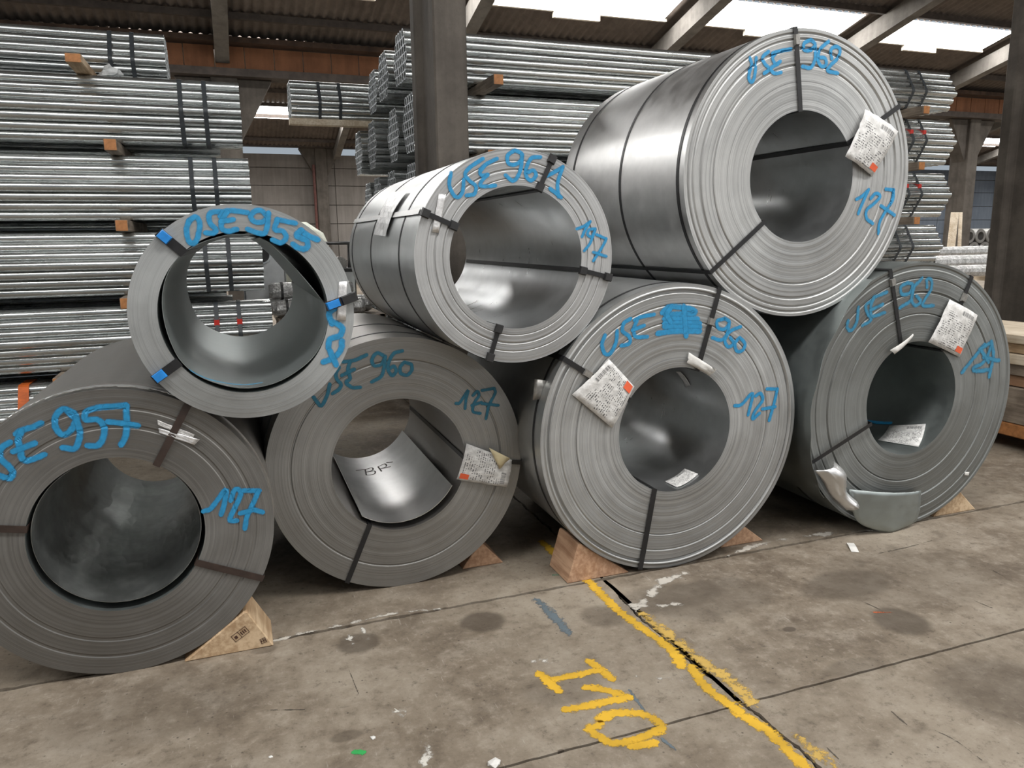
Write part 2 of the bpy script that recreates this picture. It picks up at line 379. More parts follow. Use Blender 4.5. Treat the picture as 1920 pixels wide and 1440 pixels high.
# ---- painted ribbons: a polyline laid on a surface, soft across its width (uv.v)
def catmull(pts, n=6):
    if len(pts) < 3: return [Vector(pts[0]).lerp(Vector(pts[-1]), k/(n)) for k in range(n+1)]
    P = [Vector(p) for p in pts]; P = [P[0]*2-P[1]]+P+[P[-1]*2-P[-2]]; out = []
    for i in range(1, len(P)-2):
        a, b, c, d = P[i-1:i+3]
        for k in range(n):
            t = k/n; out.append(.5*((2*b)+(c-a)*t+(2*a-5*b+4*c-d)*t*t+(3*b-a-3*c+d)*t**3))
    out.append(P[-2]); return out
def ribbon(acc, pts, width, zf, lift, n=6, cross=4, straight=False):
    V, Fc, U = acc; pts = [Vector(p) for p in pts]
    path = catmull(pts, n) if not straight else pts
    hw = width/2
    d0 = (path[0]-path[1]).normalized(); d1 = (path[-1]-path[-2]).normalized()
    path = [path[0]+d0*hw*.9, path[0]+d0*hw*.5]+path+[path[-1]+d1*hw*.5, path[-1]+d1*hw*.9]
    k = len(path); base = len(V)
    for i, p in enumerate(path):
        t = (path[min(i+1, k-1)]-path[max(i-1, 0)])
        t = t.normalized() if t.length > 1e-9 else Vector((1, 0)); nn = Vector((-t.y, t.x))
        ww = hw*(.30 if i in (0, k-1) else .84 if i in (1, k-2) else 1.0)
        for j in range(cross+1):
            q = p+nn*ww*(2*j/cross-1); V.append((q.x, q.y, zf(q.x, q.y)+lift))
            e = .12 if i in (0, k-1) else 1
            U.append((i/k, .5+(j/cross-.5)*1.0 if e == 1 else (.06 if j < cross/2 else .94)))
    for i in range(k-1):
        for j in range(cross):
            a = base+i*(cross+1)+j; Fc.append((a, a+1, a+cross+2, a+cross+1))
def floor_paint(name, polys, width, mat, lift=.0012, n=6, label=None, straight=False):
    acc = ([], [], [])
    for k, poly in enumerate(polys):
        pts = [onZ(*q).xy for q in poly]
        ribbon(acc, pts, width, lambda x, y: 0.0, lift+k*.0001, n, 4, straight)
    o = link(name, mesh(name, *acc), mat, floor)
    if label: o['label'] = label
    return o
FC = lambda pts: crop(900, 1000, .3646, pts)
floor_paint('painted_line', [FC([(1685,1215),(1480,1020),(1335,930)]), FC([(1325,910),(1170,800),(1090,695)]), FC([(1035,680),(985,600),(850,500),(725,410)]), FC([(700,390),(620,310),(550,240),(380,100),(320,45)])], .066, M['yellow'], label='broken yellow line beside the floor crack')
floor_paint('painted_line', [FC([(1820,1200),(1660,1080)]), FC([(1370,850),(1200,700),(1010,560),(850,430)])], .13, M['yellow_faint'], .0010, label='faint worn yellow overspray right of the crack')
floor_paint('painted_letter', [FC([(565,660),(620,702),(675,748)]), FC([(608,706),(380,752)]), FC([(310,722),(350,765),(400,808)])], .054, M['yellow'], .0014, label='yellow painted letter I')
floor_paint('painted_letter', [FC([(555,795),(640,805),(755,842)]), FC([(755,845),(600,878),(450,908)])], .056, M['yellow'], .0014, label='yellow painted digit 1')
floor_paint('painted_letter', [FC([(620,955),(690,928),(800,925),(890,955),(935,1000),(880,1030),(800,1065),(690,1082),(620,1050),(570,1010),(610,985)]), FC([(790,1098),(885,1080)])], .056, M['yellow'], .0014, label='yellow painted digit 0')
floor_paint('painted_patch', [FC([(300,350),(370,420),(450,510)])], .085, M['slate_paint'], .0011, label='slate blue paint patch')
floor_paint('painted_patch', [FC([(770,810),(850,920),(910,1000)]), FC([(940,1060),(1000,1110)])], .022, M['slate_paint'], .0011)
floor_paint('painted_patch', [FC([(1012-40,0),(1013-40,1)])] if False else [crop(300,1040,.3646,[(1005,1018),(1040,1018)])], .030, M['green_paint'], .0011, label='bright green paint blot')
floor_paint('painted_patch', [FC([(385,215),(450,215)])], .05, M['mint_paint'], .0011)
floor_paint('painted_patch', [crop(1400,880,.389,[(620,690),(690,690)])], .025, M['rust_paint'], .0011)
floor_paint('plaster_spill', [FC([(820,380),(880,320),(930,260),(1060,205)]), FC([(800,370),(900,375),(1000,365)])], .11, M['chalk'], .0012, label='crusty white plaster spill on the concrete')
floor_paint('plaster_spill', [crop(300,1040,.3646,[(600,440),(760,400),(1000,350),(1200,305),(1420,280)])], .06, M['chalk'], .0012)
floor_paint('plaster_spill', [[(1370,1040),(1420,1022),(1480,1010),(1560,1000),(1640,993)]], .10, M['chalk'], .0012)
floor_paint('plaster_spill', [crop(300,1040,.3646,[(1240,820),(1300,880),(1340,960),(1360,1060)]), crop(300,1040,.3646,[(960,380),(985,450)]), crop(300,1040,.3646,[(1050,390),(1080,440)])], .09, M['white_mark'], .0012)
floor_paint('plaster_spill', [crop(300,1040,.3646,[(1860,545),(1960,550)]), crop(900,1000,.3646,[(1000,745),(850,745)])], .10, M['white_mark'], .0012)
floor_paint('floor_scratch', [crop(300,1040,.3646,[(975,600),(1020,715)]), crop(300,1040,.3646,[(570,800),(740,798)]), crop(1400,880,.389,[(700,1170),(770,1230)]), crop(1400,880,.389,[(910,1260),(1010,1310),(1130,1400)]), crop(1400,880,.389,[(390,1345),(440,1395)]), crop(1400,880,.389,[(1100,635),(1180,668)]), crop(1400,880,.389,[(575,645),(640,675)]), crop(1400,880,.389,[(640,405),(780,375),(890,345)]), crop(1400,880,.389,[(1190,490),(1290,545)])], .011, M['scuff'], .0008)

# ------------------------------------------------------------------ roof, two naves in view and one behind the camera
EAVE, SLOPE, HALF, NAVE = 4.90, .27, 7.5, 15.0
RX = [7.75+3.8*k for k in range(-4, 10)]
SKY_H = (1.65, 2.36)               # skylight strip, distance up the slope from the eave (horizontal)
ceiling = empty('ceiling', (0,0,0)); tag(ceiling, 'dark corrugated roof on concrete rafters with skylight strips', kind='structure')
def roof_z(d): return EAVE+SLOPE*d
def corr(x0, x1, ya, za, yb, zb, name='corrugated_sheet', mat=None):
    n = max(2, int((x1-x0)/.15*6)); V = []; Fc = []
    for (y, z) in ((ya, za), (yb, zb)):
        for i in range(n+1):
            x = x0+(x1-x0)*i/n; V.append((x, y, z+.022*math.cos(x/.15*2*math.pi)))
    for i in range(n): Fc.append((i, i+1, n+2+i, n+1+i))
    return link(name, mesh(name, V, Fc), mat or M['roof'], ceiling, smooth=True)
XA, XB = RX[0], RX[-1]
sky_mesh = None
def slope(y_eave, sgn, strips, xa, xb):
    # sgn -1: the sheets rise towards the camera from the eave; +1: away from it
    cuts = []
    for (a, b) in strips: cuts += [a, b]
    prev = 0.0
    for (a, b) in strips:
        corr(xa, xb, y_eave+sgn*prev, roof_z(prev), y_eave+sgn*a, roof_z(a))
        xs_ = [x for x in RX if xa-.1 <= x <= xb+.1]
        for k in range(len(xs_)-1):
            l, r = xs_[k]+.30, xs_[k+1]-.30
            corr(xs_[k]-.30 if k else xs_[k], l, y_eave+sgn*a, roof_z(a), y_eave+sgn*b, roof_z(b))
            if y_eave < 0 and r < 1 and not (y_eave == -1 and sgn > 0):
                corr(l, r, y_eave+sgn*a, roof_z(a), y_eave+sgn*b, roof_z(b)); continue
            V = [(l, y_eave+sgn*a, roof_z(a)-.03), (r, y_eave+sgn*a, roof_z(a)-.03), (r, y_eave+sgn*b, roof_z(b)-.03), (l, y_eave+sgn*b, roof_z(b)-.03)]
            link('skylight_sheet', mesh('skylight_sheet', V, [(0,1,2,3)]), M['skylight'], ceiling)
            if sgn < 0 and y_eave > 0 and a < 2:
                MB().box(l-.05, r+.05, y_eave+sgn*a-.02, y_eave+sgn*a+.04, roof_z(a)-.075, roof_z(a)-.025).build('flashing', M['flashing'], ceiling)
                MB().box((l+r)/2-.5, (l+r)/2+.35, y_eave+sgn*a-.02, y_eave+sgn*a+.05, roof_z(a)-.17, roof_z(a)-.08).build('lamp_batten', M['flashing'], ceiling)
        prev = b
    corr(xa, xb, y_eave+sgn*prev, roof_z(prev), y_eave+sgn*HALF, roof_z(HALF))
    # purlins
    for d in (.75, 2.6, 3.4, 4.3, 5.4, 6.6):
        y = y_eave+sgn*d; MB().box(xa, xb, y-.04, y+.04, roof_z(d)-.13, roof_z(d)-.03).build('purlin', M['purlin'], ceiling)
    # rafters
    for x in RX:
        if not (xa-.1 <= x <= xb+.1): continue
        y0, y1 = y_eave, y_eave+sgn*HALF
        MB().prism([(y0, roof_z(0)-.42), (y0, roof_z(0)-.13), (y1, roof_z(HALF)-.13), (y1, roof_z(HALF)-.50)], x-.11, x+.11, 'x').build('rafter', M['beam'], ceiling)
strips2 = [SKY_H]
slope(14, -1, strips2, XA, XB); slope(-1, +1, strips2, XA, XB)
slope(29, -1, [(2.3, 3.25)], XA, XB); slope(14, +1, [(2.3, 3.25)], XA, XB)
slope(-1, -1, strips2, XA, RX[8]); slope(-16, +1, strips2, XA, RX[8])
# valley fascias (brown boards), gutters
for (ye, z0, z1, wd, xa, xb) in ((14.05, 4.41, 4.74, .47, -4.2, 18.5), (29.05, 5.02, 5.24, .44, 0, 8)):
    MB().box(XA, XB, ye-.30, ye+.30, z1+.02, z1+.10).build('gutter', M['gutter'], ceiling)
    MB().box(XA, XB, ye-.15, ye+.25, z0-.14, z0-.02).build('gutter_beam', M['purlin'], ceiling)
    x = xa
    while x < xb:
        MB().box(x+.008, x+wd-.008, ye-.03, ye+.03, z0-.01, z1+random.uniform(-.005, .01)).build('fascia_board', M['fascia'], ceiling); x += wd
    MB().box(XA, xa, ye-.03, ye+.03, z0, z1).build('fascia_board', M['fascia'], ceiling); MB().box(xb+.3, XB, ye-.03, ye+.03, z0, z1).build('fascia_board', M['fascia'], ceiling)
# ------------------------------------------------------------------ walls
wb = empty('wall_back', (0, 29.7, 0)); tag(wb, 'brown grey concrete panel wall closing the far end of the hall', kind='structure')
courses = [0, .82, 1.51, 2.2, 2.89, 3.59, 4.22, 4.71]
for k in range(len(RX)-1):
    for c in range(len(courses)-1):
        MB().box(RX[k]+.012, RX[k+1]-.012, random.uniform(0, .012), .15, courses[c]+.012, courses[c+1]-.012).build('wall_panel', M['wall_sky_tint' if RX[k] > 20 else 'wall'], wb)  # panels far to the right carry the bluish daylight in their colour
MB().box(XA, XB, .06, .20, 0, 4.70).build('wall_core', M['column'], wb)
wl = empty('wall_left', (-7.5, 0, 0)); tag(wl, 'plain concrete side wall far to the left with an open gateway', kind='structure')
for (ya, yb, za, zb) in ((-16, 7.6, 0, 5.2), (13.6, 30, 0, 5.2), (7.6, 13.6, 4.3, 5.2)): MB().box(-.2, 0, ya, yb, za, zb).build('wall_panel', M['wall'], wl)
for yy in (7.6, 13.6): MB().box(-.28, .05, yy-.08, yy+.08, 0, 4.38).build('gateway_post', M['column'], wl)
wr = empty('wall_right', (43.3, 0, 0)); tag(wr, 'concrete side wall far to the right', kind='structure')
MB().box(0, .2, -1, 30, 0, 5.2).build('wall_core', M['wall'], wr)
# ------------------------------------------------------------------ columns
def i_column(name, x0, x1, y0, y1, h, label):
    e = empty(name, ((x0+x1)/2, (y0+y1)/2, 0)); tag(e, label, 'column')
    cx, cy = (x0+x1)/2, (y0+y1)/2; a, b = (x1-x0)/2, (y1-y0)/2
    p = [(-a,-b),(a,-b),(a,-b+.12),(a-.05,-b+.17),(a-.05,b-.17),(a,b-.12),(a,b),(-a,b),(-a,b-.12),(-a+.05,b-.17),(-a+.05,-b+.17),(-a,-b+.12)]
    MB().prism(p, 0, h, 'z').build('shaft', M['column'], e, bevel=.012)
    MB().box(-a-.06, a+.06, -b-.06, b+.06, 0, .12).build('plinth', M['column'], e, bevel=.01)
    return e
c1 = i_column('concrete_column', 1.385, 1.618, 5.20, 5.86, roof_z(7.5-1.0)-.55, 'dark concrete column rising behind the middle coils in front of the pipe ends')
MB().prism([(0, 4.1), (.16, 4.1), (1.3, 5.4), (1.14, 5.4)], -.08, .08, 'y').build('knee_brace', M['column'], c1, loc=(.09, 0, 0))
c2 = i_column('concrete_column', 7.52, 7.76, 5.20, 5.86, roof_z(6.5)-.55, 'dark concrete column at the right edge of the picture')
def plain_column(x, y, wd, dp, h, label, pipe=False):
    e = empty('concrete_column', (x, y, 0)); tag(e, label, 'column', 'slim columns carrying the roof valleys')
    MB().box(-wd/2, wd/2, -dp/2, dp/2, 0, h).build('shaft', M['column'], e, bevel=.015)
    MB().prism([(-wd/2, h-1.0), (-wd/2-.55, h-.02), (-wd/2, h-.02)], -dp/3, dp/3, 'y').build('haunch', M['column'], e)
    MB().prism([(wd/2, h-1.0), (wd/2, h-.02), (wd/2+.55, h-.02)], -dp/3, dp/3, 'y').build('haunch', M['column'], e)
    if pipe: MB().tube([(-wd/2-.07, -dp/2, .1), (-wd/2-.07, -dp/2, h-.6)], .05, 8).build('down_pipe', M['red_dark'], e)
    return e
M['red_dark'] = plain('dull_red_pipe', (.10, .035, .028), .6, 0, .3, 8)
VL = {0: 'dark slim column whose top shows between the left pipe stack and the far bundle', 5: 'slim concrete column standing behind the right ends of the pipe bundles'}
for k, x in enumerate(RX[1:7]):
    if k in (1, 5): plain_column(x if k == 1 else onY(1797, 400, 14.3).x, 14.3, .42 if k == 1 else .34, .5, 4.28, VL[0] if k == 1 else VL[5])
plain_column(3.42, 29.45, .42, .45, 4.9, 'far column with a dull red pipe against the back wall', True)

# ------------------------------------------------------------------ steel coils
M['face_A'] = steel_face('coil_edge_dull', (.22, .215, .203), 1, .22)
M['face_B'] = steel_face('coil_edge_grey', (.31, .305, .29), 2, .25)
M['face_C'] = steel_face('coil_edge_bright', (.40, .405, .40), 3, .40)
M['face_D'] = steel_face('coil_edge_green_grey', (.235, .245, .238), 4, .26)
M['face_E'] = steel_face('coil_edge_smooth', (.42, .435, .435), 5, .14, .5)
M['face_F'] = steel_face('coil_edge_pale', (.44, .445, .445), 6, .26)
M['face_G'] = steel_face('coil_edge_bright_lined', (.44, .445, .44), 7, .42)
class Coil:
    def __init__(s, key, x, y, z, Ro, ri, dyaw, L, face, outer, inner, label, amp=.003, rings=60, grooves=(), seg=160, base_z=None):
        s.key, s.c, s.R, s.r, s.L = key, Vector((x, y, z)), Ro, ri, L
        s.u = Vector((math.cos(dyaw), -math.sin(dyaw), 0)); s.n = s.u.cross(Vector((0, 0, 1)))
        s.e = empty('steel_coil', (x, y, z-Ro), -dyaw)
        s.e.rotation_euler = Matrix(((s.u.x, 0, s.n.x), (s.u.y, 0, s.n.y), (0, 1, 0))).to_euler()
        tag(s.e, label, 'steel coil', 'coils of sheet steel stacked in two rows')
        rnd = random.Random(ord(key)); prof = []; h = 0.0
        for i in range(rings+1):
            rr = ri+(Ro-ri)*i/rings
            h = h*.8+rnd.uniform(-amp, amp)
            prof.append([rr, h])
        for (g, wd, dp) in grooves:
            for q in prof:
                f = (q[0]-ri)/(Ro-ri)
                if abs(f-g) < wd: q[1] += dp
        prof[0][1] = min(prof[0][1], 0); prof[-1][1] = min(prof[-1][1], 0)
        s.prof = prof
        pts = [(ri, -L), (ri, -L*.5), (ri, prof[0][1])]
        k_in = len(pts)-1
        for i in range(1, rings+1):       # thin riser before each ring keeps every wrap readable
            rr, hh = prof[i]; ph = prof[i-1][1]
            if i < rings: pts.append((rr-.0006, ph)); pts.append((rr+.0006, hh))
            else: pts.append((rr, ph))
        k_out = len(pts)-1
        pts += [(Ro, -L*.5), (Ro, -L)]
        nP = len(pts); V = []; Fc = []; mi = []
        for a in range(seg):
            th = 2*math.pi*a/seg; ca, sa = math.cos(th), math.sin(th)
            for (rr, zz) in pts: V.append((rr*ca, rr*sa, zz))
        for a in range(seg):
            b = (a+1) % seg
            for i in range(nP-1):
                Fc.append((a*nP+i, b*nP+i, b*nP+i+1, a*nP+i+1)); mi.append(2 if i < k_in else (0 if i < k_out else 1))
            Fc.append((a*nP+nP-1, b*nP+nP-1, b*nP, a*nP)); mi.append(0)
        me = mesh('wound_body', V, Fc); me.polygons.foreach_set('material_index', mi)
        me.polygons.foreach_set('use_smooth', [True]*len(mi))
        bm = bmesh.new(); bm.from_mesh(me); bmesh.ops.recalc_face_normals(bm, faces=bm.faces)
        for ed in bm.edges:
            if len(ed.link_faces) == 2 and ed.link_faces[0].material_index != ed.link_faces[1].material_index: ed.smooth = False
        bm.to_mesh(me); bm.free()
        s.body = link('wound_body', me, [face, outer, inner], s.e, (0, Ro, 0))
        s.face_m, s.outer_m = face, outer
    def part(s, name, me, mats, parent=None, smooth=False, label=None):
        o = link(name, me, mats, parent or s.e, (0, s.R, 0) if parent is None else (0, 0, 0), smooth)
        if label: o['label'] = label
        return o
    def loc(s, x, y, off=0.0):          # photograph pixel -> face plane coordinates
        d = ray(x, y); p0 = s.c+s.n*off; t = (p0-CAM).dot(s.n)/d.dot(s.n); q = CAM+d*t-s.c
        return Vector((q.dot(s.u), q.z))
    def zf(s, x, y):
        rr = math.hypot(x, y); f = (rr-s.r)/(s.R-s.r)*(len(s.prof)-1); i = int(round(f))
        i0 = max(0, min(len(s.prof)-1, i)); return max(s.prof[max(0, min(len(s.prof)-1, j))][1] for j in (i0-1, i0, i0+1))
    def write(s, polys, width, mat, label, tr=None):
        acc = ([], [], [])
        for k, poly in enumerate(polys):
            q = crop(*tr, poly) if tr else poly
            ribbon(acc, [s.loc(*p) for p in q], width*1.22, s.zf, .0022+k*.00012, 6, 6)
        return s.part('spray_writing', mesh('spray_writing', *acc), mat, label=label)
    def strap(s, p_in, p_out, mat, w=.026, inner=True, outer=True, tr=None, name='strap', zlift=.005, label=None):
        if tr: p_in, p_out = crop(*tr, [p_in, p_out])
        a, b = s.loc(*p_in), s.loc(*p_out)
        a = a.normalized()*s.r; b = b.normalized()*s.R
        zt = max(q[1] for q in s.prof)+zlift
        ai, bo = a*(1-.004/s.r), b*(1+.004/s.R)
        path = []
        if inner: path += [(ai, -s.L*.98, 'i'), (ai, -s.L*.5, 'i'), (ai, zt, 'i')]
        else: path += [(a*1.002, zt, 'f')]
        m_ = 5
        for k in range(1, m_): path.append((a.lerp(b, k/m_), zt, 'f'))
        if outer: path += [(bo, zt, 'o'), (bo, -s.L*.5, 'o'), (bo, -s.L*.98, 'o')]
        else: path += [(b*.999, zt, 'f')]
        tang_f = Vector((-(b-a).y, (b-a).x)).normalized()
        V = []; Fc = []; k = len(path); th = .0022
        for (q, z, kind) in path:
            tg = Vector((-q.y, q.x)).normalized() if kind != 'f' else tang_f
            rad = q.normalized()
            nrm = Vector((0, 0, 1)) if kind == 'f' else Vector((-rad.x, -rad.y, .3 if z > -.01 else 0)) if kind == 'i' else Vector((rad.x, rad.y, .3 if z > -.01 else 0))
            for sd in (-1, 1):
                for lv in (0, 1):
                    V.append((q.x+tg.x*w/2*sd+nrm.x*th*lv, q.y+tg.y*w/2*sd+nrm.y*th*lv, z+nrm.z*th*lv))
        for i in range(k-1):
            o0, o1 = i*4, (i+1)*4
            for (p, q) in ((1, 3), (3, 2), (2, 0), (0, 1)): Fc.append((o0+p, o0+q, o1+q, o1+p))
        me = mesh(name, V, Fc); bm = bmesh.new(); bm.from_mesh(me); bmesh.ops.recalc_face_normals(bm, faces=bm.faces); bm.to_mesh(me); bm.free()
        o = s.part(name, me, mat, label=label); o['zt'] = zt
        return o, a, b, zt
    def block(s, o, a, b, f, size, zt, mat, name, thick=.012, rot=0.0):      # seal or edge protector on a strap, f = place along inner->outer
        p = a.lerp(b, f); d = (b-a).normalized(); d = Vector((d.x*math.cos(rot)-d.y*math.sin(rot), d.x*math.sin(rot)+d.y*math.cos(rot))); t = Vector((-d.y, d.x)); L2, W2 = size[0]/2, size[1]/2
        V = []
        for z, k in ((zt-.002, 1.0), (zt+thick, .82)):
            for (i, j) in ((-1,-1),(1,-1),(1,1),(-1,1)):
                q = p+d*L2*i*k+t*W2*j*k; V.append((q.x, q.y, z))
        me = mesh(name, V, [(0,3,2,1),(4,5,6,7),(0,1,5,4),(1,2,6,5),(2,3,7,6),(3,0,4,7)])
        ch = link(name, me, mat, o); return ch
    def ring(s, d, w, mat, name='band', over=.0025):
        V = []; Fc = []; n = 120
        for a in range(n):
            th = 2*math.pi*a/n
            for (rr, z) in ((s.R+.0003, -d), (s.R+over, -d), (s.R+over, -d-w), (s.R+.0003, -d-w)): V.append((rr*math.cos(th), rr*math.sin(th), z))
        for a in range(n):
            b = (a+1) % n
            for i in range(3): Fc.append((a*4+i, b*4+i, b*4+i+1, a*4+i+1))
        return s.part(name, mesh(name, V, Fc), mat, smooth=False)
    def sheet(s, pts, z0, z1, mat, name, thick=.002, jitter=0.0, label=None, parent=None, n=5, fz=None):     # thin sheet swept along the axis from an open profile
        path = catmull(pts, n); V = []; Fc = []; k = len(path)
        for i, p in enumerate(path):
            t = (path[min(i+1, k-1)]-path[max(i-1, 0)]).normalized(); nn = Vector((-t.y, t.x))*thick/2
            zz = z0+(fz(i/(k-1)) if fz else 0)
            for q in (p-nn, p+nn):
                V.append((q.x, q.y, zz)); V.append((q.x, q.y, (zz+z1)/2)); V.append((q.x, q.y, z1))
        for i in range(k-1):
            a, b = i*6, (i+1)*6
            Fc += [(a, b, b+1, a+1), (a+1, b+1, b+2, a+2), (a+3, a+4, b+4, b+3), (a+4, a+5, b+5, b+4), (a, a+3, b+3, b), (a+2, b+2, b+5, a+5)]
        Fc += [(0, 1, 4, 3), (1, 2, 5, 4)]; e = (k-1)*6; Fc += [(e, e+3, e+4, e+1), (e+1, e+4, e+5, e+2)]
        me = mesh(name, V, Fc); bm = bmesh.new(); bm.from_mesh(me); bmesh.ops.recalc_face_normals(bm, faces=bm.faces)
        for ed in bm.edges:
            if len(ed.link_faces) == 2 and ed.calc_face_angle(0) > .6: ed.smooth = False
        bm.to_mesh(me); bm.free()
        return s.part(name, me, mat, smooth=True, label=label)
    def tagsheet(s, corners, mat, name, off=.012, bend=.012, label=None, tr=None, n=8, crumple=.0015):
        # paper lying against the face: corners are pixels (upper-left, upper-right, lower-right, lower-left of the print)
        q = crop(*tr, corners) if tr else corners
        c = [s.loc(*p, off) for p in q]; V = []; Fc = []; U = []
        rnd = random.Random(len(name)+int(q[0][0]))
        base = max(max(p[1] for p in s.prof), 0)+off
        for i in range(n+1):
            for j in range(n+1):
                a, b = i/n, j/n; p = c[0].lerp(c[1], a).lerp(c[3].lerp(c[2], a), b)
                z = base+bend*math.sin(math.pi*a)*.6+bend*math.sin(2.2*b+1.3*a)+rnd.uniform(-crumple, crumple)
                V.append((p.x, p.y, z)); U.append((a, 1-b))
        for i in range(n):
            for j in range(n): a = i*(n+1)+j; Fc.append((a, a+1, a+n+2, a+n+1))
        o = s.part(name, mesh(name, V, Fc, U), mat, smooth=True, label=label); o['c'] = [v for p in c for v in p]
        md = o.modifiers.new('thickness', 'SOLIDIFY'); md.thickness = .0012
        s._t = (c, base, bend); return o
    def logo(s, o, a0, a1, b0, b1, mat):
        c, base, bend = s._t; V = []
        for (a, b) in ((a0,b0),(a1,b0),(a1,b1),(a0,b1)):
            p = c[0].lerp(c[1], a).lerp(c[3].lerp(c[2], a), b); z = base+bend*math.sin(math.pi*a)*.6+bend*math.sin(2.2*b+1.3*a)+.0035
            V.append((p.x, p.y, z))
        return link('logo_print', mesh('logo_print', V, [(0,1,2,3)]), mat, o)
T7 = (0, 700, .40288); T8 = (480, 580, .37491); T9 = (940, 500, .41667); T10 = (1440, 460, .38898); T5 = (0, 360, .35417); T6 = (600, 240, .3125); T4 = (1320, 0, .3125); T1 = (0, 0, 1/3); TE = (440, 400, .19452)

# ---- lower row
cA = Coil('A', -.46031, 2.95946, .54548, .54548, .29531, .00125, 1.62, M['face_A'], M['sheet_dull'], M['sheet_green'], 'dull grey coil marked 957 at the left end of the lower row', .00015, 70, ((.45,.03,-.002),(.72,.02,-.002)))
cB = Coil('B', .65932, 3.28851, .58747, .58747, .3085, .00415, 1.20, M['face_B'], M['sheet_dull'], M['sheet_dull'], 'grey coil marked 960 and 187 in the lower row, shiny sheet inside its bore', .00015, 80, ((.62,.012,-.004),))
cC = Coil('C', 1.92414, 2.99394, .6921, .6921, .30271, .00605, 1.25, M['face_C'], M['sheet'], M['sheet_inner'], 'bright coil with a scribbled-out number and 960, third in the lower row', .00022, 80, ((.90,.022,-.016),(.55,.01,-.005),(.97,.03,-.004),(.75,.01,-.004)))
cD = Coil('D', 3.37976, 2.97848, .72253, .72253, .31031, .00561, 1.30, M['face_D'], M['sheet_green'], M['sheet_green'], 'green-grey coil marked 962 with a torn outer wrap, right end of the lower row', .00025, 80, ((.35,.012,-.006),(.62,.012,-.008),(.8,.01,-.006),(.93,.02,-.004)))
# ---- upper row
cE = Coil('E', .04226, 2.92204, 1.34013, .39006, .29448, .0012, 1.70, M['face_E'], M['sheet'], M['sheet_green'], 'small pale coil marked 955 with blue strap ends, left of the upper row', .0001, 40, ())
cF = Coil('F', 1.13865, 3.01183, 1.51409, .44394, .29685, -.00413, 1.70, M['face_F'], M['sheet'], M['sheet_inner'], 'pale coil marked 961 with black strap corners, middle of the upper row', .0002, 44, ((.18,.02,-.003),(.42,.02,-.004),(.66,.02,-.003)))
cG = Coil('G', 2.60012, 3.01459, 1.86444, .6638, .30424, -.00693, 1.30, M['face_G'], M['sheet_bright'], M['sheet_inner'], 'largest bright coil marked 962 and 127, right of the upper row', .0002, 84, ((.55,.012,-.007),(.75,.012,-.007),(.86,.01,-.006),(.93,.012,-.006)))

# ---- writing
cA.write([[(45,322),(15,340),(0,365),(5,400),(40,430),(60,460),(45,488),(0,475)], [(190,232),(150,250),(100,265),(78,280)], [(100,268),(85,310),(95,350),(100,385),(115,405),(150,400),(205,378)], [(65,362),(110,345),(160,325)],
    [(340,200),(300,165),(262,195),(258,245),(290,285),(330,265),(355,215),(345,185),(310,168)], [(355,210),(372,270),(365,320),(345,350),(295,345)],
    [(500,155),(450,160),(400,180),(400,215),(455,215),(485,250),(480,300),(455,335),(410,335)], [(495,155),(585,148)], [(588,150),(590,230),(585,290),(565,330)], [(505,225),(570,232),(640,242)]], .024, M['blue_spray'], 'blue sprayed text USE 957', T7)
cA.write([[(950,640),(985,625),(1050,540),(1045,600),(1030,655)], [(1075,590),(1090,545),(1110,540),(1120,565),(1095,620),(1070,680),(1100,685)], [(1135,545),(1205,545)], [(1203,548),(1180,600),(1150,665),(1140,720)], [(1120,650),(1180,635),(1220,645)]], .022, M['blue_spray'], 'blue sprayed number 127', T7)
cB.write([[(288,440),(305,462),(325,482),(345,455),(362,410),(368,375)], [(415,290),(400,320),(405,350),(425,375),(415,400),(385,420)], [(552,228),(490,255),(435,262)], [(470,265),(460,300),(470,345),(450,365),(480,390),(520,390)], [(430,330),(490,300)],
    [(645,235),(605,218),(580,250),(590,280),(625,275),(645,240)], [(645,240),(640,290),(625,335),(580,362)], [(730,208),(690,220),(665,260),(660,300),(680,330),(700,310),(690,285),(668,295)], [(740,265),(720,290),(725,320),(755,328),(778,305),(775,275),(745,265)]], .018, M['teal_spray'], 'dark blue sprayed text USE 960', T8)
cB.write([[(1000,470),(1020,465),(1060,405),(1050,450),(1045,495)], [(1085,430),(1105,410),(1115,430),(1090,470),(1085,510),(1120,520)], [(1080,480),(1125,465)], [(1130,405),(1190,395)], [(1192,398),(1195,420),(1165,480),(1150,545)], [(1130,470),(1210,480)]], .016, M['teal_spray'], 'dark blue sprayed number 187', T8)
cC.write([[(465,310),(452,350),(465,390),(490,390),(515,340),(520,290)], [(580,235),(550,255),(545,290),(575,315),(575,345),(540,355)], [(685,215),(630,225),(600,240)], [(610,240),(595,280),(605,315),(655,315)], [(590,285),(640,265)]], .021, M['blue_spray'], 'blue sprayed letters USE', T9)
cC.write([[(725,205),(760,180),(850,190),(865,210),(740,215)], [(735,235),(880,235)], [(735,255),(890,255)], [(735,270),(890,272)], [(705,300),(780,290),(890,290)], [(820,180),(825,240),(830,310)], [(760,185),(745,215),(760,245)]], .030, M['blue_spray'], 'blue scribble covering a number', T9)
cC.write([[(1000,235),(970,245),(975,275),(1005,280),(1025,250),(1005,232)], [(1025,255),(1015,300),(990,330),(950,320)], [(1075,270),(1030,290),(1005,330),(1020,360),(1045,345),(1030,320)], [(1070,320),(1050,345),(1060,380),(1085,375),(1095,345),(1075,322)]], .020, M['blue_spray'], 'blue sprayed number 960', T9)
cC.write([[(1050,625),(1080,620),(1130,570),(1110,665)], [(1145,580),(1165,570),(1175,600),(1140,650),(1130,685),(1160,660)], [(1195,550),(1240,550)], [(1240,552),(1230,600),(1205,690)], [(1175,640),(1230,630)]], .020, M['blue_spray'], 'blue sprayed number 127', T9)
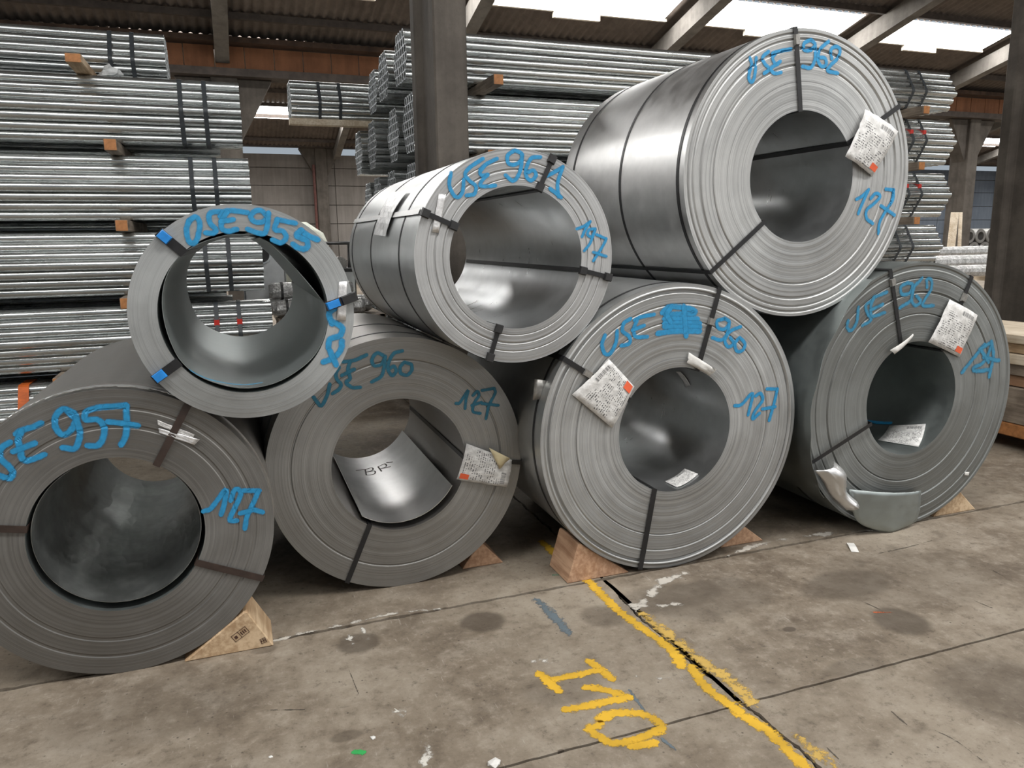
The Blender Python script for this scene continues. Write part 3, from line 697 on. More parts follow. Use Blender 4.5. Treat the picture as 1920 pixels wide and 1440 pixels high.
cD.write([[(385,365),(380,395),(400,410),(425,370),(435,300)], [(500,265),(470,290),(480,330),(495,360),(455,385)], [(570,225),(510,250)], [(510,250),(495,290),(500,340),(560,325)], [(495,310),(550,285)]], .024, M['blue_spray_thin'], 'faint blue sprayed letters USE', T10)
cD.write([[(670,180),(640,200),(645,235),(680,230),(695,190),(670,180)], [(695,195),(690,260),(635,300)], [(740,160),(705,200),(690,260),(710,290),(735,270),(715,245)], [(765,200),(765,165),(785,165),(785,210),(755,260),(745,290),(795,290)]], .024, M['blue_spray_thin'], 'faint blue sprayed number 962', T10)
cD.write([[(935,610),(1000,530),(1040,480)], [(1020,500),(1075,475),(1040,560),(990,590),(1000,605),(1065,600)], [(1075,465),(1085,530),(1065,630)], [(1040,540),(1110,555)], [(1030,510),(1060,560)]], .030, M['blue_spray_thin'], 'smudged blue sprayed number', T10)
cE.write([[(1065,1240),(1050,1290),(1060,1350),(1085,1370),(1110,1340),(1125,1270),(1110,1225),(1085,1225),(1065,1245)], [(1240,1190),(1190,1195),(1175,1220),(1185,1260),(1215,1290),(1200,1310),(1160,1310)], [(1390,1195),(1310,1185),(1260,1190),(1240,1215)], [(1275,1195),(1255,1230),(1245,1280),(1280,1300),(1330,1290)], [(1245,1245),(1310,1235)],
    [(1500,1215),(1470,1185),(1430,1190),(1410,1220),(1430,1245),(1470,1250),(1500,1230),(1510,1200)], [(1510,1205),(1505,1260),(1490,1310),(1450,1310),(1395,1290)], [(1660,1255),(1560,1235)], [(1560,1237),(1545,1290),(1590,1300),(1610,1335),(1580,1365),(1535,1350)]], .021, M['blue_spray'], 'blue sprayed text USE 95', T1)
cE.write([[(795,252),(710,215),(640,165)], [(640,165),(595,210),(640,240),(690,260),(705,310),(670,345),(610,330),(565,300)]], .024, M['blue_spray'], 'blue sprayed digit 5', TE)
cE.write([[(380,70),(365,20),(395,-5)], [(380,60),(430,90),(420,130),(370,150),(362,190)], [(430,160),(425,200),(390,240),(340,262)], [(370,208),(400,275)]], .026, M['blue_spray'], 'blue sprayed number running down the rim', T8)
cF.write([[(785,270),(775,340),(800,400),(830,415),(855,380),(862,310)], [(975,185),(900,235),(870,280),(900,320),(935,350),(925,395),(880,405)], [(1060,185),(1000,215),(960,250)], [(985,228),(960,262),(970,285),(1005,280)], [(1005,282),(975,310),(960,345),(1000,350),(1050,345)]], .018, M['blue_spray'], 'blue sprayed letters USE', T6)
cF.write([[(1165,135),(1125,165),(1130,210),(1165,220),(1205,195),(1210,155),(1170,135)], [(1210,160),(1205,240),(1180,300),(1150,315),(1115,285)], [(1320,175),(1270,180),(1240,230),(1235,285),(1265,315),(1295,285),(1280,255),(1245,265)], [(1345,295),(1395,270),(1455,235)], [(1455,235),(1425,330),(1430,410)], [(1380,365),(1445,415)]], .019, M['blue_spray'], 'blue sprayed number 961', T6)
cF.write([[(1540,605),(1580,590),(1620,562)], [(1618,565),(1590,610),(1572,650)], [(1650,605),(1615,610),(1605,640),(1630,650),(1650,610)], [(1648,615),(1620,690),(1585,735)], [(1660,640),(1715,665)], [(1715,665),(1700,700),(1640,795)], [(1640,745),(1715,770)]], .015, M['blue_spray'], 'blue sprayed number 197', T6)
cG.write([[(275,350),(285,390),(270,440),(270,480),(290,490),(305,440),(312,350)], [(385,310),(350,345),(365,385),(390,415),(360,440)], [(520,295),(460,305),(410,320)], [(430,315),(410,350),(430,385),(455,370)], [(440,385),(400,410),(420,440),(460,435)]], .019, M['blue_spray'], 'blue sprayed letters USE', T4)
cG.write([[(640,240),(600,260),(600,300),(640,300),(665,265),(640,240)], [(665,270),(665,350),(640,405),(590,400)], [(745,250),(700,290),(680,350),(700,395),(730,390),(725,350),(690,345)], [(765,350),(760,300),(790,280),(815,300),(800,350),(760,390),(740,425),(800,440)]], .020, M['blue_spray'], 'blue sprayed number 962', T4)
cG.write([[(915,1195),(950,1175),(985,1140)], [(985,1140),(945,1230),(925,1280)], [(1000,1190),(1030,1160),(1055,1180),(1020,1220),(975,1260),(975,1310),(1010,1340)], [(1090,1135),(1135,1140)], [(1135,1140),(1130,1200),(1080,1280),(1050,1340),(1045,1400)], [(1060,1235),(1140,1290)]], .020, M['blue_spray'], 'blue sprayed number 127', T4)

# ---- straps
for a, b in (((735,415),(872,150)), ((920,880),(1215,950)), ((120,725),(-190,715))): cA.strap(a, b, M['strap_brown'], .026, tr=T7)
for a, b in (((578,1058),(455,1365)), ((1035,745),(1310,765))): cB.strap(a, b, M['strap_black'], .022, tr=T8)
o, a, b, zt = cC.strap((880,465), (978,105), M['strap_black'], .024, tr=T9); cC.block(o, a, b, .60, (.035, .03), zt, M['seal'], 'strap_seal')
cC.strap((688,1000), (625,1350), M['strap_black'], .026, tr=T9)
o, a, b, zt = cC.strap((560,590), (265,405), M['strap_black'], .024, inner=False, tr=T9); cC.block(o, a, b, .66, (.045, .034), zt, M['seal'], 'strap_seal')
o, a, b, zt = cD.strap((640,490), (590,140), M['strap_black'], .022, tr=T10); cD.block(o, a, b, .85, (.04, .03), zt, M['seal'], 'strap_seal')
o, a, b, zt = cD.strap((835,505), (985,140), M['strap_black'], .024, tr=T10); cD.block(o, a, b, .72, (.05, .03), zt, M['seal'], 'strap_seal')
cD.strap((470,865), (165,1062), M['strap_black'], .020, tr=T10, zlift=.02)
for a, b, mb in (((968,318),(828,202),1), ((1735,605),(1872,555),0), ((940,905),(812,998),1)):
    o, a, b, zt = cE.strap(a, b, M['strap_black'] if mb else M['strap_brown'], .034, tr=T5)
    o.name = 'strap'
    if mb: cE.block(o, a, b, .80, (.045, .034), zt, M['blue_plastic'], 'edge_clip', .014)
    else: cE.block(o, a, b, .22, (.055, .030), zt, M['blue_plastic'], 'edge_clip', .014)
    if b.x > 0: cE.block(o, a, b, .85, (.065, .036), zt, M['black_plastic'], 'edge_protector', .016)
for a, b in (((1310,372),(1397,170)), ((812,590),(608,500)), ((1560,852),(1728,895)), ((1068,1213),(1012,1398))):
    o, a, b, zt = cF.strap(a, b, M['strap_black'], .020, tr=T6)
    for f in (.07, .93): cF.block(o, a, b, f, (.038, .036), zt, M['black_plastic'], 'edge_protector', .012)
o, a, b, zt = cG.strap((575,670), (545,170), M['strap_black'], .024, tr=T4); cG.block(o, a, b, .86, (.05, .026), zt, M['seal'], 'strap_seal')
cG.strap((880,845), (1172,635), M['strap_black'], .024, tr=T4); cG.strap((348,1342), (30,1640), M['strap_black'], .022, tr=T4)
for d in (.28, .96, 1.58): cF.ring(d, .018, M['strap_black'])
for d in (.04, .58, 1.16): cG.ring(d, .020, M['strap_black'])
cC.ring(.08, .018, M['strap_black']); cD.ring(.22, .018, M['strap_black']); cB.ring(.18, .016, M['strap_black']); cB.ring(.55, .016, M['strap_black'])
cA.ring(.10, 1.45, M['sheet_dull'], 'outer_wrap', .006)

M['orange_band'] = plain('orange_webbing', (.62, .13, .02), .6, 0, .2, 30)

def wrinkled():
    t = NT('creased_dull_sheet'); o = t.obj(); n = t.noise(3.2, 5, .62, o); k = t.noise(5, 3, .6, t.scale(o, (1, 1, .35)))
    c = t.mix(t.range(n, .35, .7), (.16, .17, .165), (.36, .375, .365))
    t.p(Base_Color=c, Metallic=.85, Roughness=t.range(n, .3, .7, .3, .5)); t.bump(t.math('ABSOLUTE', t.math('SUBTRACT', k, .5)), .5, .04); return t.m
M['wrinkled'] = wrinkled()

# ---- seams, loose wraps, torn sheets
def arc(cx, cy, r, a0, a1, n=24): return [(cx+r*math.cos(R(a0+(a1-a0)*k/n)), cy+r*math.sin(R(a0+(a1-a0)*k/n))) for k in range(n+1)]
cA.sheet(arc(.002, .0135, .2795, 118, 440, 60), -.012, -1.55, M['wrinkled'], 'loose_inner_wrap', .002, n=2, label='sprung dull inner wrap')
_rj = random.Random(4); _jg = [_rj.uniform(-.012, .012) for _ in range(64)]
cA.sheet(arc(0, 0, cA.R+.009, 58, 124, 30), -.012, -.045, M['sheet_bright'], 'torn_rim', .002, n=2, fz=lambda t: _jg[int(t*60)], label='ragged shiny rim of the outer wrap')
pE = [cE.loc(*q) for q in crop(*T5, [(1320,224),(1200,228),(1050,275),(940,350),(880,450),(858,560),(868,680),(905,800),(965,905),(1080,990),(1270,1040),(1450,1015),(1600,930),(1690,830),(1733,700),(1722,590)])]
cE.sheet(pE, -.008, -1.66, M['sheet_green'], 'loose_inner_wrap', .002, n=4, label='sprung grey inner wrap')
pE2 = [cE.loc(*q) for q in crop(*T5, [(1722,590),(1650,500),(1560,395),(1480,315),(1432,272),(1380,240)])]
cE.sheet(pE2, -.05, -1.40, M['sheet_green'], 'loose_inner_wrap', .002, n=4, fz=lambda t: .035*math.sin(t*9)*.4-.03*t)
aB = lambda px, py: math.degrees(math.atan2(*(lambda v: (v.y, v.x))(cB.loc(*crop(*T8, [(px, py)])[0]))))
bs = arc(-.012, .02, .298, aB(545,1060), aB(1000,905), 20)
fl = cB.sheet(bs, -.012, -1.14, M['sheet_bright'], 'loose_bore_sheet', .002, n=2, label='bright loose sheet in the bore')
# the letters BR in marker on the far end of that sheet
def bore_pts(coil, pts, rr, cx=0, cy=0):
    out = []
    for (x, y) in pts:
        d = ray(x, y); o = CAM-coil.c
        ox, oy, oz = o.dot(coil.u)-cx, o.z-cy, o.dot(coil.n); dx, dy, dz = d.dot(coil.u), d.z, d.dot(coil.n)
        A = dx*dx+dy*dy; Bq = ox*dx+oy*dy; C = ox*ox+oy*oy-rr*rr; disc = Bq*Bq-A*C
        t = (-Bq+math.sqrt(max(disc, 0)))/A
        out.append((math.atan2(oy+dy*t, ox+dx*t), oz+dz*t))
    return out
def bore_ribbon(coil, polys, width, mat, rr, cx=0, cy=0, name='marker_writing', label=None):
    V, Fc, U = [], [], []
    for poly in polys:
        q = [Vector((a*rr, z)) for a, z in bore_pts(coil, poly, rr, cx, cy)]
        acc = ([], [], []); ribbon(acc, q, width, lambda x, y: 0, 0, 5, 4)
        b = len(V)
        for (x, y, _) in acc[0]: V.append((cx+rr*math.cos(x/rr), cy+rr*math.sin(x/rr), y))
        U += acc[2]; Fc += [tuple(i+b for i in f) for f in acc[1]]
    return coil.part(name, mesh(name, V, Fc, U), mat, label=label)
bore_ribbon(cB, [crop(*T8, p) for p in ([(502,806),(540,800)], [(546,800),(552,829)], [(546,801),(578,792),(584,803),(552,814)], [(552,814),(592,808),(592,823),(553,829)], [(610,787),(628,810)], [(610,787),(642,773),(652,785),(620,798)], [(632,795),(672,786)], [(654,766),(682,764)])], .010, M['black_marker'], .2955, -.012, .02, label='dark marker letters BR')
def bore_label(coil, corners, rr, mat, name='bore_label', n=5, label=None):
    q = bore_pts(coil, corners, rr); V, Fc, U = [], [], []
    for i in range(n+1):
        for j in range(n+1):
            a, b = i/n, j/n
            A = (q[0][0]*(1-a)+q[1][0]*a)*(1-b)+(q[3][0]*(1-a)+q[2][0]*a)*b; Z = (q[0][1]*(1-a)+q[1][1]*a)*(1-b)+(q[3][1]*(1-a)+q[2][1]*a)*b
            V.append((rr*math.cos(A), rr*math.sin(A), Z)); U.append((a, 1-b))
    for i in range(n):
        for j in range(n): a = i*(n+1)+j; Fc.append((a, a+1, a+n+2, a+n+1))
    o = coil.part(name, mesh(name, V, Fc, U), mat, smooth=True, label=label)
    md = o.modifiers.new('thickness', 'SOLIDIFY'); md.thickness = .001; return o
bore_label(cC, crop(*T9, [(735,965),(825,908),(885,932),(790,992)]), cC.r-.006, M['paper'], label='white label lying in the bore')
bore_label(cC, crop(*T9, [(785,473),(805,473),(850,535),(828,542)]), cC.r-.006, M['foil'], label='grey sticker high in the bore')
bore_label(cD, crop(*T10, [(585,868),(760,860),(725,970),(530,938)]), cD.r-.006, M['paper'], label='white label with red print lying in the bore')
bore_ribbon(cD, [crop(*T10, [(480,848),(540,855),(590,856)])], .030, M['blue_spray'], cD.r-.005, name='spray_mark', label='blue sprayed dash in the bore')
bore_ribbon(cE, [crop(*T5, [(1010,945),(1090,985),(1200,1012),(1380,1010)])], .022, M['blue_spray_thin'], .262, .008, .008, name='spray_mark', label='blue overspray low in the bore')

# ---- tags
o = cA.tagsheet([(733,217),(905,285),(895,308),(735,240)], M['paper'], 'paper_label', .004, .0008, 'narrow white label under the strap', T7)
o = cA.tagsheet([(738,255),(930,308),(905,334),(742,278)], M['foil'], 'paper_label', .006, .0008, 'silver slip under the strap', T7)
o = cB.tagsheet([(1280,752),(1250,885),(1005,852),(1050,668)], M['paper'], 'paper_tag', .012, .014, 'crumpled white tag with orange print', T8, 10, .004); cB.logo(o, .80, .95, .80, .97, M['orange_logo'])
cB.tagsheet([(1165,692),(1268,742),(1245,770),(1215,797)], M['paper_yellow'], 'folded_corner', .034, .010, 'yellowed folded corner of the tag', T8, 4)
o = cC.tagsheet([(318,575),(480,415),(600,540),(495,725)], M['paper'], 'paper_tag', .006, .010, 'large white printed tag with orange print', T9, 8); cC.logo(o, .80, .97, .72, .95, M['orange_logo'])
cC.tagsheet([(842,385),(960,462),(942,492),(830,432)], M['paper_plain'], 'paper_label', .008, .012, 'small crumpled white label', T9, 6, .006)
o = cD.tagsheet([(875,260),(1000,335),(925,540),(765,465)], M['paper'], 'paper_tag', .010, .012, 'white printed tag with orange print', T10, 8, .003); cD.logo(o, .76, .97, .80, .93, M['orange_logo'])
cD.tagsheet([(588,505),(690,425),(700,442),(602,525)], M['paper_plain'], 'paper_label', .018, .012, 'rolled strip of white paper', T10, 5, .001)
cE.tagsheet([(1795,475),(1838,472),(1832,682),(1782,678)], M['foil'], 'paper_label', .005, .001, 'silver label strip beside the blue clip', T5, 6, .001)
cF.tagsheet([(713,395),(756,398),(712,630),(670,624)], M['foil'], 'paper_label', .004, .001, 'silver label strip beside the strap', T6, 6, .001)
o = cG.tagsheet([(970,655),(1150,790),(1015,1060),(835,940)], M['paper'], 'paper_tag', .012, .016, 'white tag under clear film with red print', T4, 10, .004); cG.logo(o, .74, .98, .80, .92, M['orange_logo'])
# silver sheet of paper stuck to the outside of coil 961
def outer_pts(coil, pts, rr):
    out = []
    for (x, y) in pts:
        d = ray(x, y); o = CAM-coil.c
        ox, oy, oz = o.dot(coil.u), o.z, o.dot(coil.n); dx, dy, dz = d.dot(coil.u), d.z, d.dot(coil.n)
        A = dx*dx+dy*dy; Bq = ox*dx+oy*dy; C = ox*ox+oy*oy-rr*rr; t = (-Bq-math.sqrt(max(Bq*Bq-A*C, 0)))/A
        out.append((math.atan2(oy+dy*t, ox+dx*t), oz+dz*t))
    return out
def outer_label(coil, corners, rr, mat, name, label):
    q = outer_pts(coil, corners, rr); q = [(a % (2*math.pi), z) for a, z in q]; n = 8; V, Fc, U = [], [], []
    for i in range(n+1):
        for j in range(n+1):
            a, b = i/n, j/n
            A = (q[0][0]*(1-a)+q[1][0]*a)*(1-b)+(q[3][0]*(1-a)+q[2][0]*a)*b; Z = (q[0][1]*(1-a)+q[1][1]*a)*(1-b)+(q[3][1]*(1-a)+q[2][1]*a)*b
            r2 = rr+random.uniform(0, .005); V.append((r2*math.cos(A), r2*math.sin(A), Z)); U.append((a, 1-b))
    for i in range(n):
        for j in range(n): a = i*(n+1)+j; Fc.append((a, a+1, a+n+2, a+n+1))
    o = coil.part(name, mesh(name, V, Fc, U), mat, label=label); md = o.modifiers.new('thickness', 'SOLIDIFY'); md.thickness = .001
outer_label(cF, crop(*T6, [(435,385),(528,378),(395,650),(330,640)]), cF.R+.012, M['foil'], 'paper_label', 'crinkled silver label on the outer wrap')
sv = cF.loc(*crop(*T6, [(608,497)])[0]).normalized(); sa = math.degrees(math.atan2(sv.y, sv.x))
cF.sheet(arc(0, 0, cF.R+.0085, sa-1.6, sa+1.6, 4), -.03, -1.68, M['sheet_bright'], 'seam_strip', .002, n=2, label='shiny strap along the seam')
cC.tagsheet([(150,505),(198,512),(182,595),(140,600)], M['seal'], 'band_seal', -.075, .004, 'steel seal on the band', T9, 3)
# coil 962 below: loose outer wrap and torn flap
cD.sheet(arc(0, 0, cD.R+.008, 118, 222, 40), .0, -1.25, M['sheet_green'], 'loose_outer_wrap', .002, n=2, label='loose outer wrap sticking out past the edge', fz=lambda t: .075*math.sin(math.pi*min(1, t*1.05))**.7+.006*math.sin(t*30))
def patch(coil, name, left, right, zfun, mat, label, tr, n=14, seed=1, crumple=.002):
    L = catmull([coil.loc(*q) for q in crop(*tr, left)], 5); Rr = catmull([coil.loc(*q) for q in crop(*tr, right)], 5)
    k = min(len(L), len(Rr)); V, Fc = [], []; rnd = random.Random(seed)
    pick = lambda P, f: P[min(len(P)-1, int(f*(len(P)-1)))].lerp(P[min(len(P)-1, int(f*(len(P)-1))+1)], f*(len(P)-1)-int(f*(len(P)-1)))
    for i in range(n+1):
        for j in range(n+1):
            p = pick(L, i/n).lerp(pick(Rr, i/n), j/n); V.append((p.x, p.y, zfun(i/n, j/n)+rnd.uniform(-crumple, crumple)))
    for i in range(n):
        for j in range(n): a = i*(n+1)+j; Fc.append((a, a+n+1, a+n+2, a+1))
    o = coil.part(name, mesh(name, V, Fc), mat, smooth=True, label=label); md = o.modifiers.new('thickness', 'SOLIDIFY'); md.thickness = .002; return o
patch(cD, 'torn_flap', [(372,1168),(380,1240),(395,1300),(430,1338),(510,1366)], [(716,1174),(712,1230),(704,1280),(680,1325),(600,1358)], lambda i, j: .03+.05*math.sin(math.pi*j)*(1-i*.6)+.01*i, M['sheet_green'], 'bent grey flap torn from the outer wrap', T10, seed=3)
patch(cD, 'crumpled_strip', [(195,1075),(225,1120),(262,1172),(300,1215),(345,1262)], [(290,1030),(330,1075),(352,1130),(362,1180),(388,1215)], lambda i, j: .04+.05*math.sin(math.pi*j)+.02*math.sin(i*7), M['sheet_bright'], 'crumpled shiny strip of the outer wrap', T10, seed=5, crumple=.004)
cD.tagsheet([(948,1092),(968,1092),(966,1110),(946,1108)], M['paper_plain'], 'paper_scrap', .004, .002, None, T10, 3)

# ------------------------------------------------------------------ wooden chocks under the lower coils
def chock(coil, side, x_foot, h, depth, y_off, mat, label):
    # the sloped face is tangent to the coil; foot = where the slope meets the floor
    dx = abs(x_foot[0]-coil.c.x); th = 2*math.atan(dx/coil.R)
    sl = math.tan(th); e = empty('wooden_chock', (0, 0, 0))
    y0 = coil.c.y+y_off; xf = coil.c.x+side*dx
    xt = h/sl
    pts = [(0, 0), (side*(x_foot[1]), 0), (side*(xt+.012), h*.99), (side*xt, h)]
    e.location = (xf, y0, 0); tag(e, label, 'chock', 'wooden chocks under the lower coils')
    o = MB().prism(pts, 0, depth, 'y').build('wedge_block', mat, e, bevel=.004)
    return e, pts
ck, pts = chock(cA, 1, (-.287, .335), .165, .22, -.01, M['wood'], 'pale wooden chock with black stamps wedged beside coil 957')
# stamped marks burned into its front
def stamp(parent, x0, x1, z0, z1, ang, y=-.0015):
    acc = MB(); ca, sa = math.cos(ang), math.sin(ang); cx, cz = (x0+x1)/2, (z0+z1)/2
    def rect(a, b, c, d):
        n = len(acc.v)
        for (x, z) in ((a, c), (b, c), (b, d), (a, d)): X = x-cx; Z = z-cz; acc.v.append((cx+X*ca-Z*sa, y, cz+X*sa+Z*ca))
        acc.f.append((n, n+1, n+2, n+3))
    t = .0022
    rect(x0, x1, z0, z0+t); rect(x0, x1, z1-t, z1); rect(x0, x0+t, z0, z1); rect(x1-t, x1, z0, z1); xm = x0+(x1-x0)*.45; rect(xm, xm+t, z0, z1)
    for k in range(3): rect(x0+(x1-x0)*(.55+.13*k), x0+(x1-x0)*(.62+.13*k), z0+(z1-z0)*.25, z1-(z1-z0)*.25)
    rect(x0+(x1-x0)*.12, x0+(x1-x0)*.3, z0+(z1-z0)*.3, z0+(z1-z0)*.7)
    acc.build('stamp_mark', M['stamp'], parent)
M['stamp'] = plain('burnt_stamp_ink', (.06, .025, .015), .8, 0, .2, 30)
stamp(ck, .180, .245, .060, .092, .55); stamp(ck, .285, .307, .020, .042, .3)
chock(cB, 1, (.957, .215), .125, .22, .06, M['wood_red'], 'small reddish wooden chock at the right foot of coil 960 and 187')
chock(cC, -1, (1.70, .33), .19, .22, .02, M['wood_red'], 'reddish wooden chock under the left of the bright coil, across the yellow line')
chock(cC, 1, (2.28, .27), .13, .2, .10, M['wood_red'], 'wooden chock tip just showing behind the right foot of the bright coil')
chock(cD, 1, (3.66, .33), .145, .22, .03, M['wood'], 'pale wooden chock at the right foot of the torn coil')

# ------------------------------------------------------------------ bundles of galvanised pipe
PD, PL = .0761, 6.0
def pipe_mesh(L, seg=14):
    V, Fc = [], []
    for x in (-L/2, L/2):
        for rr in (PD/2, PD/2-.0075):
            for k in range(seg): a = 2*math.pi*k/seg; V.append((x, rr*math.cos(a), rr*math.sin(a)))
    for k in range(seg):
        q = (k+1) % seg; A, B, C, D = 0, seg, 2*seg, 3*seg
        Fc += [(A+k, A+q, C+q, C+k), (B+q, B+k, D+k, D+q), (A+q, A+k, B+k, B+q), (C+k, C+q, D+q, D+k)]
    me = mesh('pipe', V, Fc); me.polygons.foreach_set('use_smooth', [abs(p.normal.x) < .5 for p in me.polygons]); me.materials.append(M['pipe']); me.materials.append(M['cut_end']); me.polygons.foreach_set('material_index', [int(abs(p.normal.x) > .5) for p in me.polygons])
    bm = bmesh.new(); bm.from_mesh(me)
    for ed in bm.edges:
        if len(ed.link_faces) == 2 and ed.calc_face_angle(0) > .9: ed.smooth = False
    bm.to_mesh(me); bm.free(); return me
PIPE = pipe_mesh(PL)
ROWS7 = (4, 5, 6, 7, 6, 5, 4); ROWS6 = (5, 6, 7, 6, 5, 4)
def hull(pts):
    pts = sorted(set(pts)); cr = lambda o, a, b: (a[0]-o[0])*(b[1]-o[1])-(a[1]-o[1])*(b[0]-o[0])
    def half(ps):
        h = []
        for p in ps:
            while len(h) > 1 and cr(h[-2], h[-1], p) <= 0: h.pop()
            h.append(p)
        return h
    a, b = half(pts), half(pts[::-1]); return a[:-1]+b[:-1]
STRAPS = {}
def strap_mesh(rows, wd=.032):
    if rows in STRAPS: return STRAPS[rows]
    P = []
    for r_, n in enumerate(rows):
        for k in range(n):
            for a in range(24): th = a*math.pi/12; P.append((round((k-(n-1)/2)*PD+(PD/2+.0025)*math.cos(th), 5), round(PD/2+r_*PD*.866+(PD/2+.0025)*math.sin(th), 5)))
    h = hull(P); n = len(h); V, Fc = [], []
    for x in (-wd/2, wd/2): V += [(x, p[0], max(p[1], .0005)) for p in h]
    cx = sum(p[0] for p in h)/n; cz = sum(p[1] for p in h)/n
    for k in range(n): q = (k+1) % n; Fc.append((k, q, n+q, n+k))
    me = mesh('strap', V, Fc); me.materials.append(M['strap_grey']); STRAPS[rows] = me; return me
def bundle(x_right, y, z0, label, rows=ROWS7, shell=False, straps=(-.42, -.24, .24, .42), tape=False, L=PL, grp='bundles of galvanised pipe'):
    e = empty('pipe_bundle', (x_right-L/2, y, z0)); tag(e, label, 'pipe bundle', grp)
    for r_, n in enumerate(rows):
        for k in range(n):
            if shell and 0 < r_ < len(rows)-1 and 0 < k < n-1: continue
            inst('pipe', PIPE, e, (random.uniform(-.002, .002), (k-(n-1)/2)*PD, PD/2+r_*PD*.866), (random.uniform(0, 6.28), 0, 0))
    sm = strap_mesh(rows)
    for s in straps:
        o = inst('strap', sm, e, (s-L/2 if s > 0 else L/2+s, 0, 0))
        if tape and s < 0: MB().box(-.02, .02, -.285+.05, -.235+.05, .30, .345).build('red_tape', M['red_tape'], o)
    return e
TB = lambda k: .086+.56*k
ordn = ['lowest', 'second lowest', 'third', 'fourth', 'fifth', 'topmost']
# left stack
LB = []
lx = [.22, .29, .25, .20, .17]
ll = ['galvanised pipe bundle at the foot of the left stack, mostly hidden by coil 957', 'galvanised pipe bundle of the left stack seen through the lower bore of coil 955', 'galvanised pipe bundle of the left stack directly behind coil 955', 'galvanised pipe bundle of the left stack just above coil 955', 'galvanised pipe bundle of the left stack, second from the top']
for k in range(5): BL = bundle(lx[k], 6.62, TB(k), ll[k], straps=(-.42, -.25, .3, .5), tape=(k == 1)); LB.append(BL)
bundle(-.36, 7.32, TB(5)-.02, 'topmost galvanised pipe bundle of the left stack, set back and shifted left', ROWS6, straps=(-.40, -.24, .3))
for k in range(5): bundle(.0, 7.32, TB(k), 'galvanised pipe bundle in the rear row of the left stack, %s tier' % ordn[k], shell=True, straps=(.3,), grp='rear row of the left pipe stack')
for k in range(4):
    z = .366+.56*k; bundle(-.05, 8.05, z, 'galvanised pipe bundle in the third row of the left stack, %s tier' % ordn[k], shell=True, straps=(.3,), grp='third row of the left pipe stack')
# centre stack: four rows deep
cl = ['lowest', 'second lowest', 'third lowest', 'fourth lowest', 'second highest', 'highest']
for k in range(6):
    bundle(7.47+(.06 if k in (3, 4) else 0), 6.62, TB(k), 'galvanised pipe bundle in the front row of the centre stack, %s tier' % cl[k], ROWS7 if k < 5 else ROWS6, straps=(-.62, -.44), tape=k in (3, 4))
for r_, y in enumerate((7.40, 8.20, 9.00)):
    nm = ('second', 'third', 'rear')[r_]
    for k in range(6):
        xr = 7.52+random.uniform(-.05, .05)
        if r_ == 2 and k == 5: xr = 6.75
        vis = k >= 3
        lab = ('galvanised pipe bundle, %s row and %s tier of the centre stack' % (nm, cl[k])) if not (r_ == 2 and k == 5) else 'far double-strapped pipe bundle jutting out left behind the centre stack'
        bundle(xr, y, TB(k), lab, ROWS7 if k < 5 else ROWS6, shell=not vis, straps=(.30, .52) if (r_ == 2 and k == 5) else ())
# timber bearers between the tiers
def bearer(x, y0, y1, z0, z1, label, wd=.085, mat='wood_grey'):
    e = empty('timber_bearer', (x, y0, z0)); tag(e, label, 'timber', 'timber bearers between pipe bundles')
    MB().box(-wd/2, wd/2, 0, y1-y0, 0, z1-z0).build('beam', M[mat], e, bevel=.006)
    MB().box(-wd/2+.004, wd/2-.004, -.004, .0005, .004, z1-z0-.004).build('painted_end', M['orange'], e)
    return e
for k in range(4):
    for x in (-.8, -4.9):
        e = empty('timber_bearer', (x, 7.72, (.366+.56*k-.085) if k else 0)); tag(e, 'timber bearer in the third row of the left stack, %s, %s end' % (ordn[k], 'right' if x > -2 else 'left'), 'timber', 'timber bearers of the third row')
        MB().box(-.05, .05, 0, .62, 0, .082 if k else .363).build('beam', M['wood_grey'], e)
whereL = ['under the lowest bundle', 'above the lowest bundle', 'level with the left clip of coil 955', 'just above and left of coil 955', 'under the second bundle from the top']
for k in range(5):
    x = onY(*[(100,800),(110,700),(237,565),(228,416),(207,268)][k], 6.22).x
    bearer(x, 6.20, 7.62, TB(k)-.085 if k else .0, TB(k)-.003, 'orange-ended timber bearer in the left pipe stack, '+whereL[k])
    bearer(-4.6, 6.24, 7.62, TB(k)-.085 if k else .0, TB(k)-.003, 'timber bearer far left in the pipe stack, '+whereL[k])
b = bearer(onY(140, 105, 6.2).x, 6.12, 7.62, TB(5)-.084, TB(5)-.023, 'pale orange-ended block sticking out on top of the left pipe stack', .10, 'wood')
bearer(-4.7, 6.3, 7.62, TB(5)-.084, TB(5)-.023, 'timber bearer far left under the topmost bundle')
whereC = ['under the lowest tier', 'under the second tier', 'under the third tier', 'under the fourth tier', 'under the fifth tier', 'under the highest tier']
for k in range(6):
    z0, z1 = (TB(k)-.085 if k else 0), TB(k)-.003
    bearer(2.13, 6.02 if k == 5 else 6.2, 9.3, z0, z1, 'orange-ended bearer at the left of the centre pipe stack, '+whereC[k])
    bearer(6.88, 6.2, 9.3, z0, z1, 'orange-ended bearer at the right of the centre pipe stack, '+whereC[k])
for (ax, ay, bx, nm) in ((1.62, 7.0, 7.4, 'under the raised second and third rows'),):
    e = empty('timber_plank', (0, 0, 0)); tag(e, 'pale plank under the far double-strapped pipe bundle', 'plank')
    MB().box(.72, 2.05, 8.72, 8.84, TB(5)-.064, TB(5)-.003).build('board', M['wood_white'], e)

om = strap_mesh(ROWS7).copy(); om.materials.clear(); om.materials.append(M['orange_band'])
inst('orange_strap', om, LB[0], (onY(38, 745, 6.35).x-LB[0].location.x, 0, 0)).scale = (2.2, 1.012, 1.006)

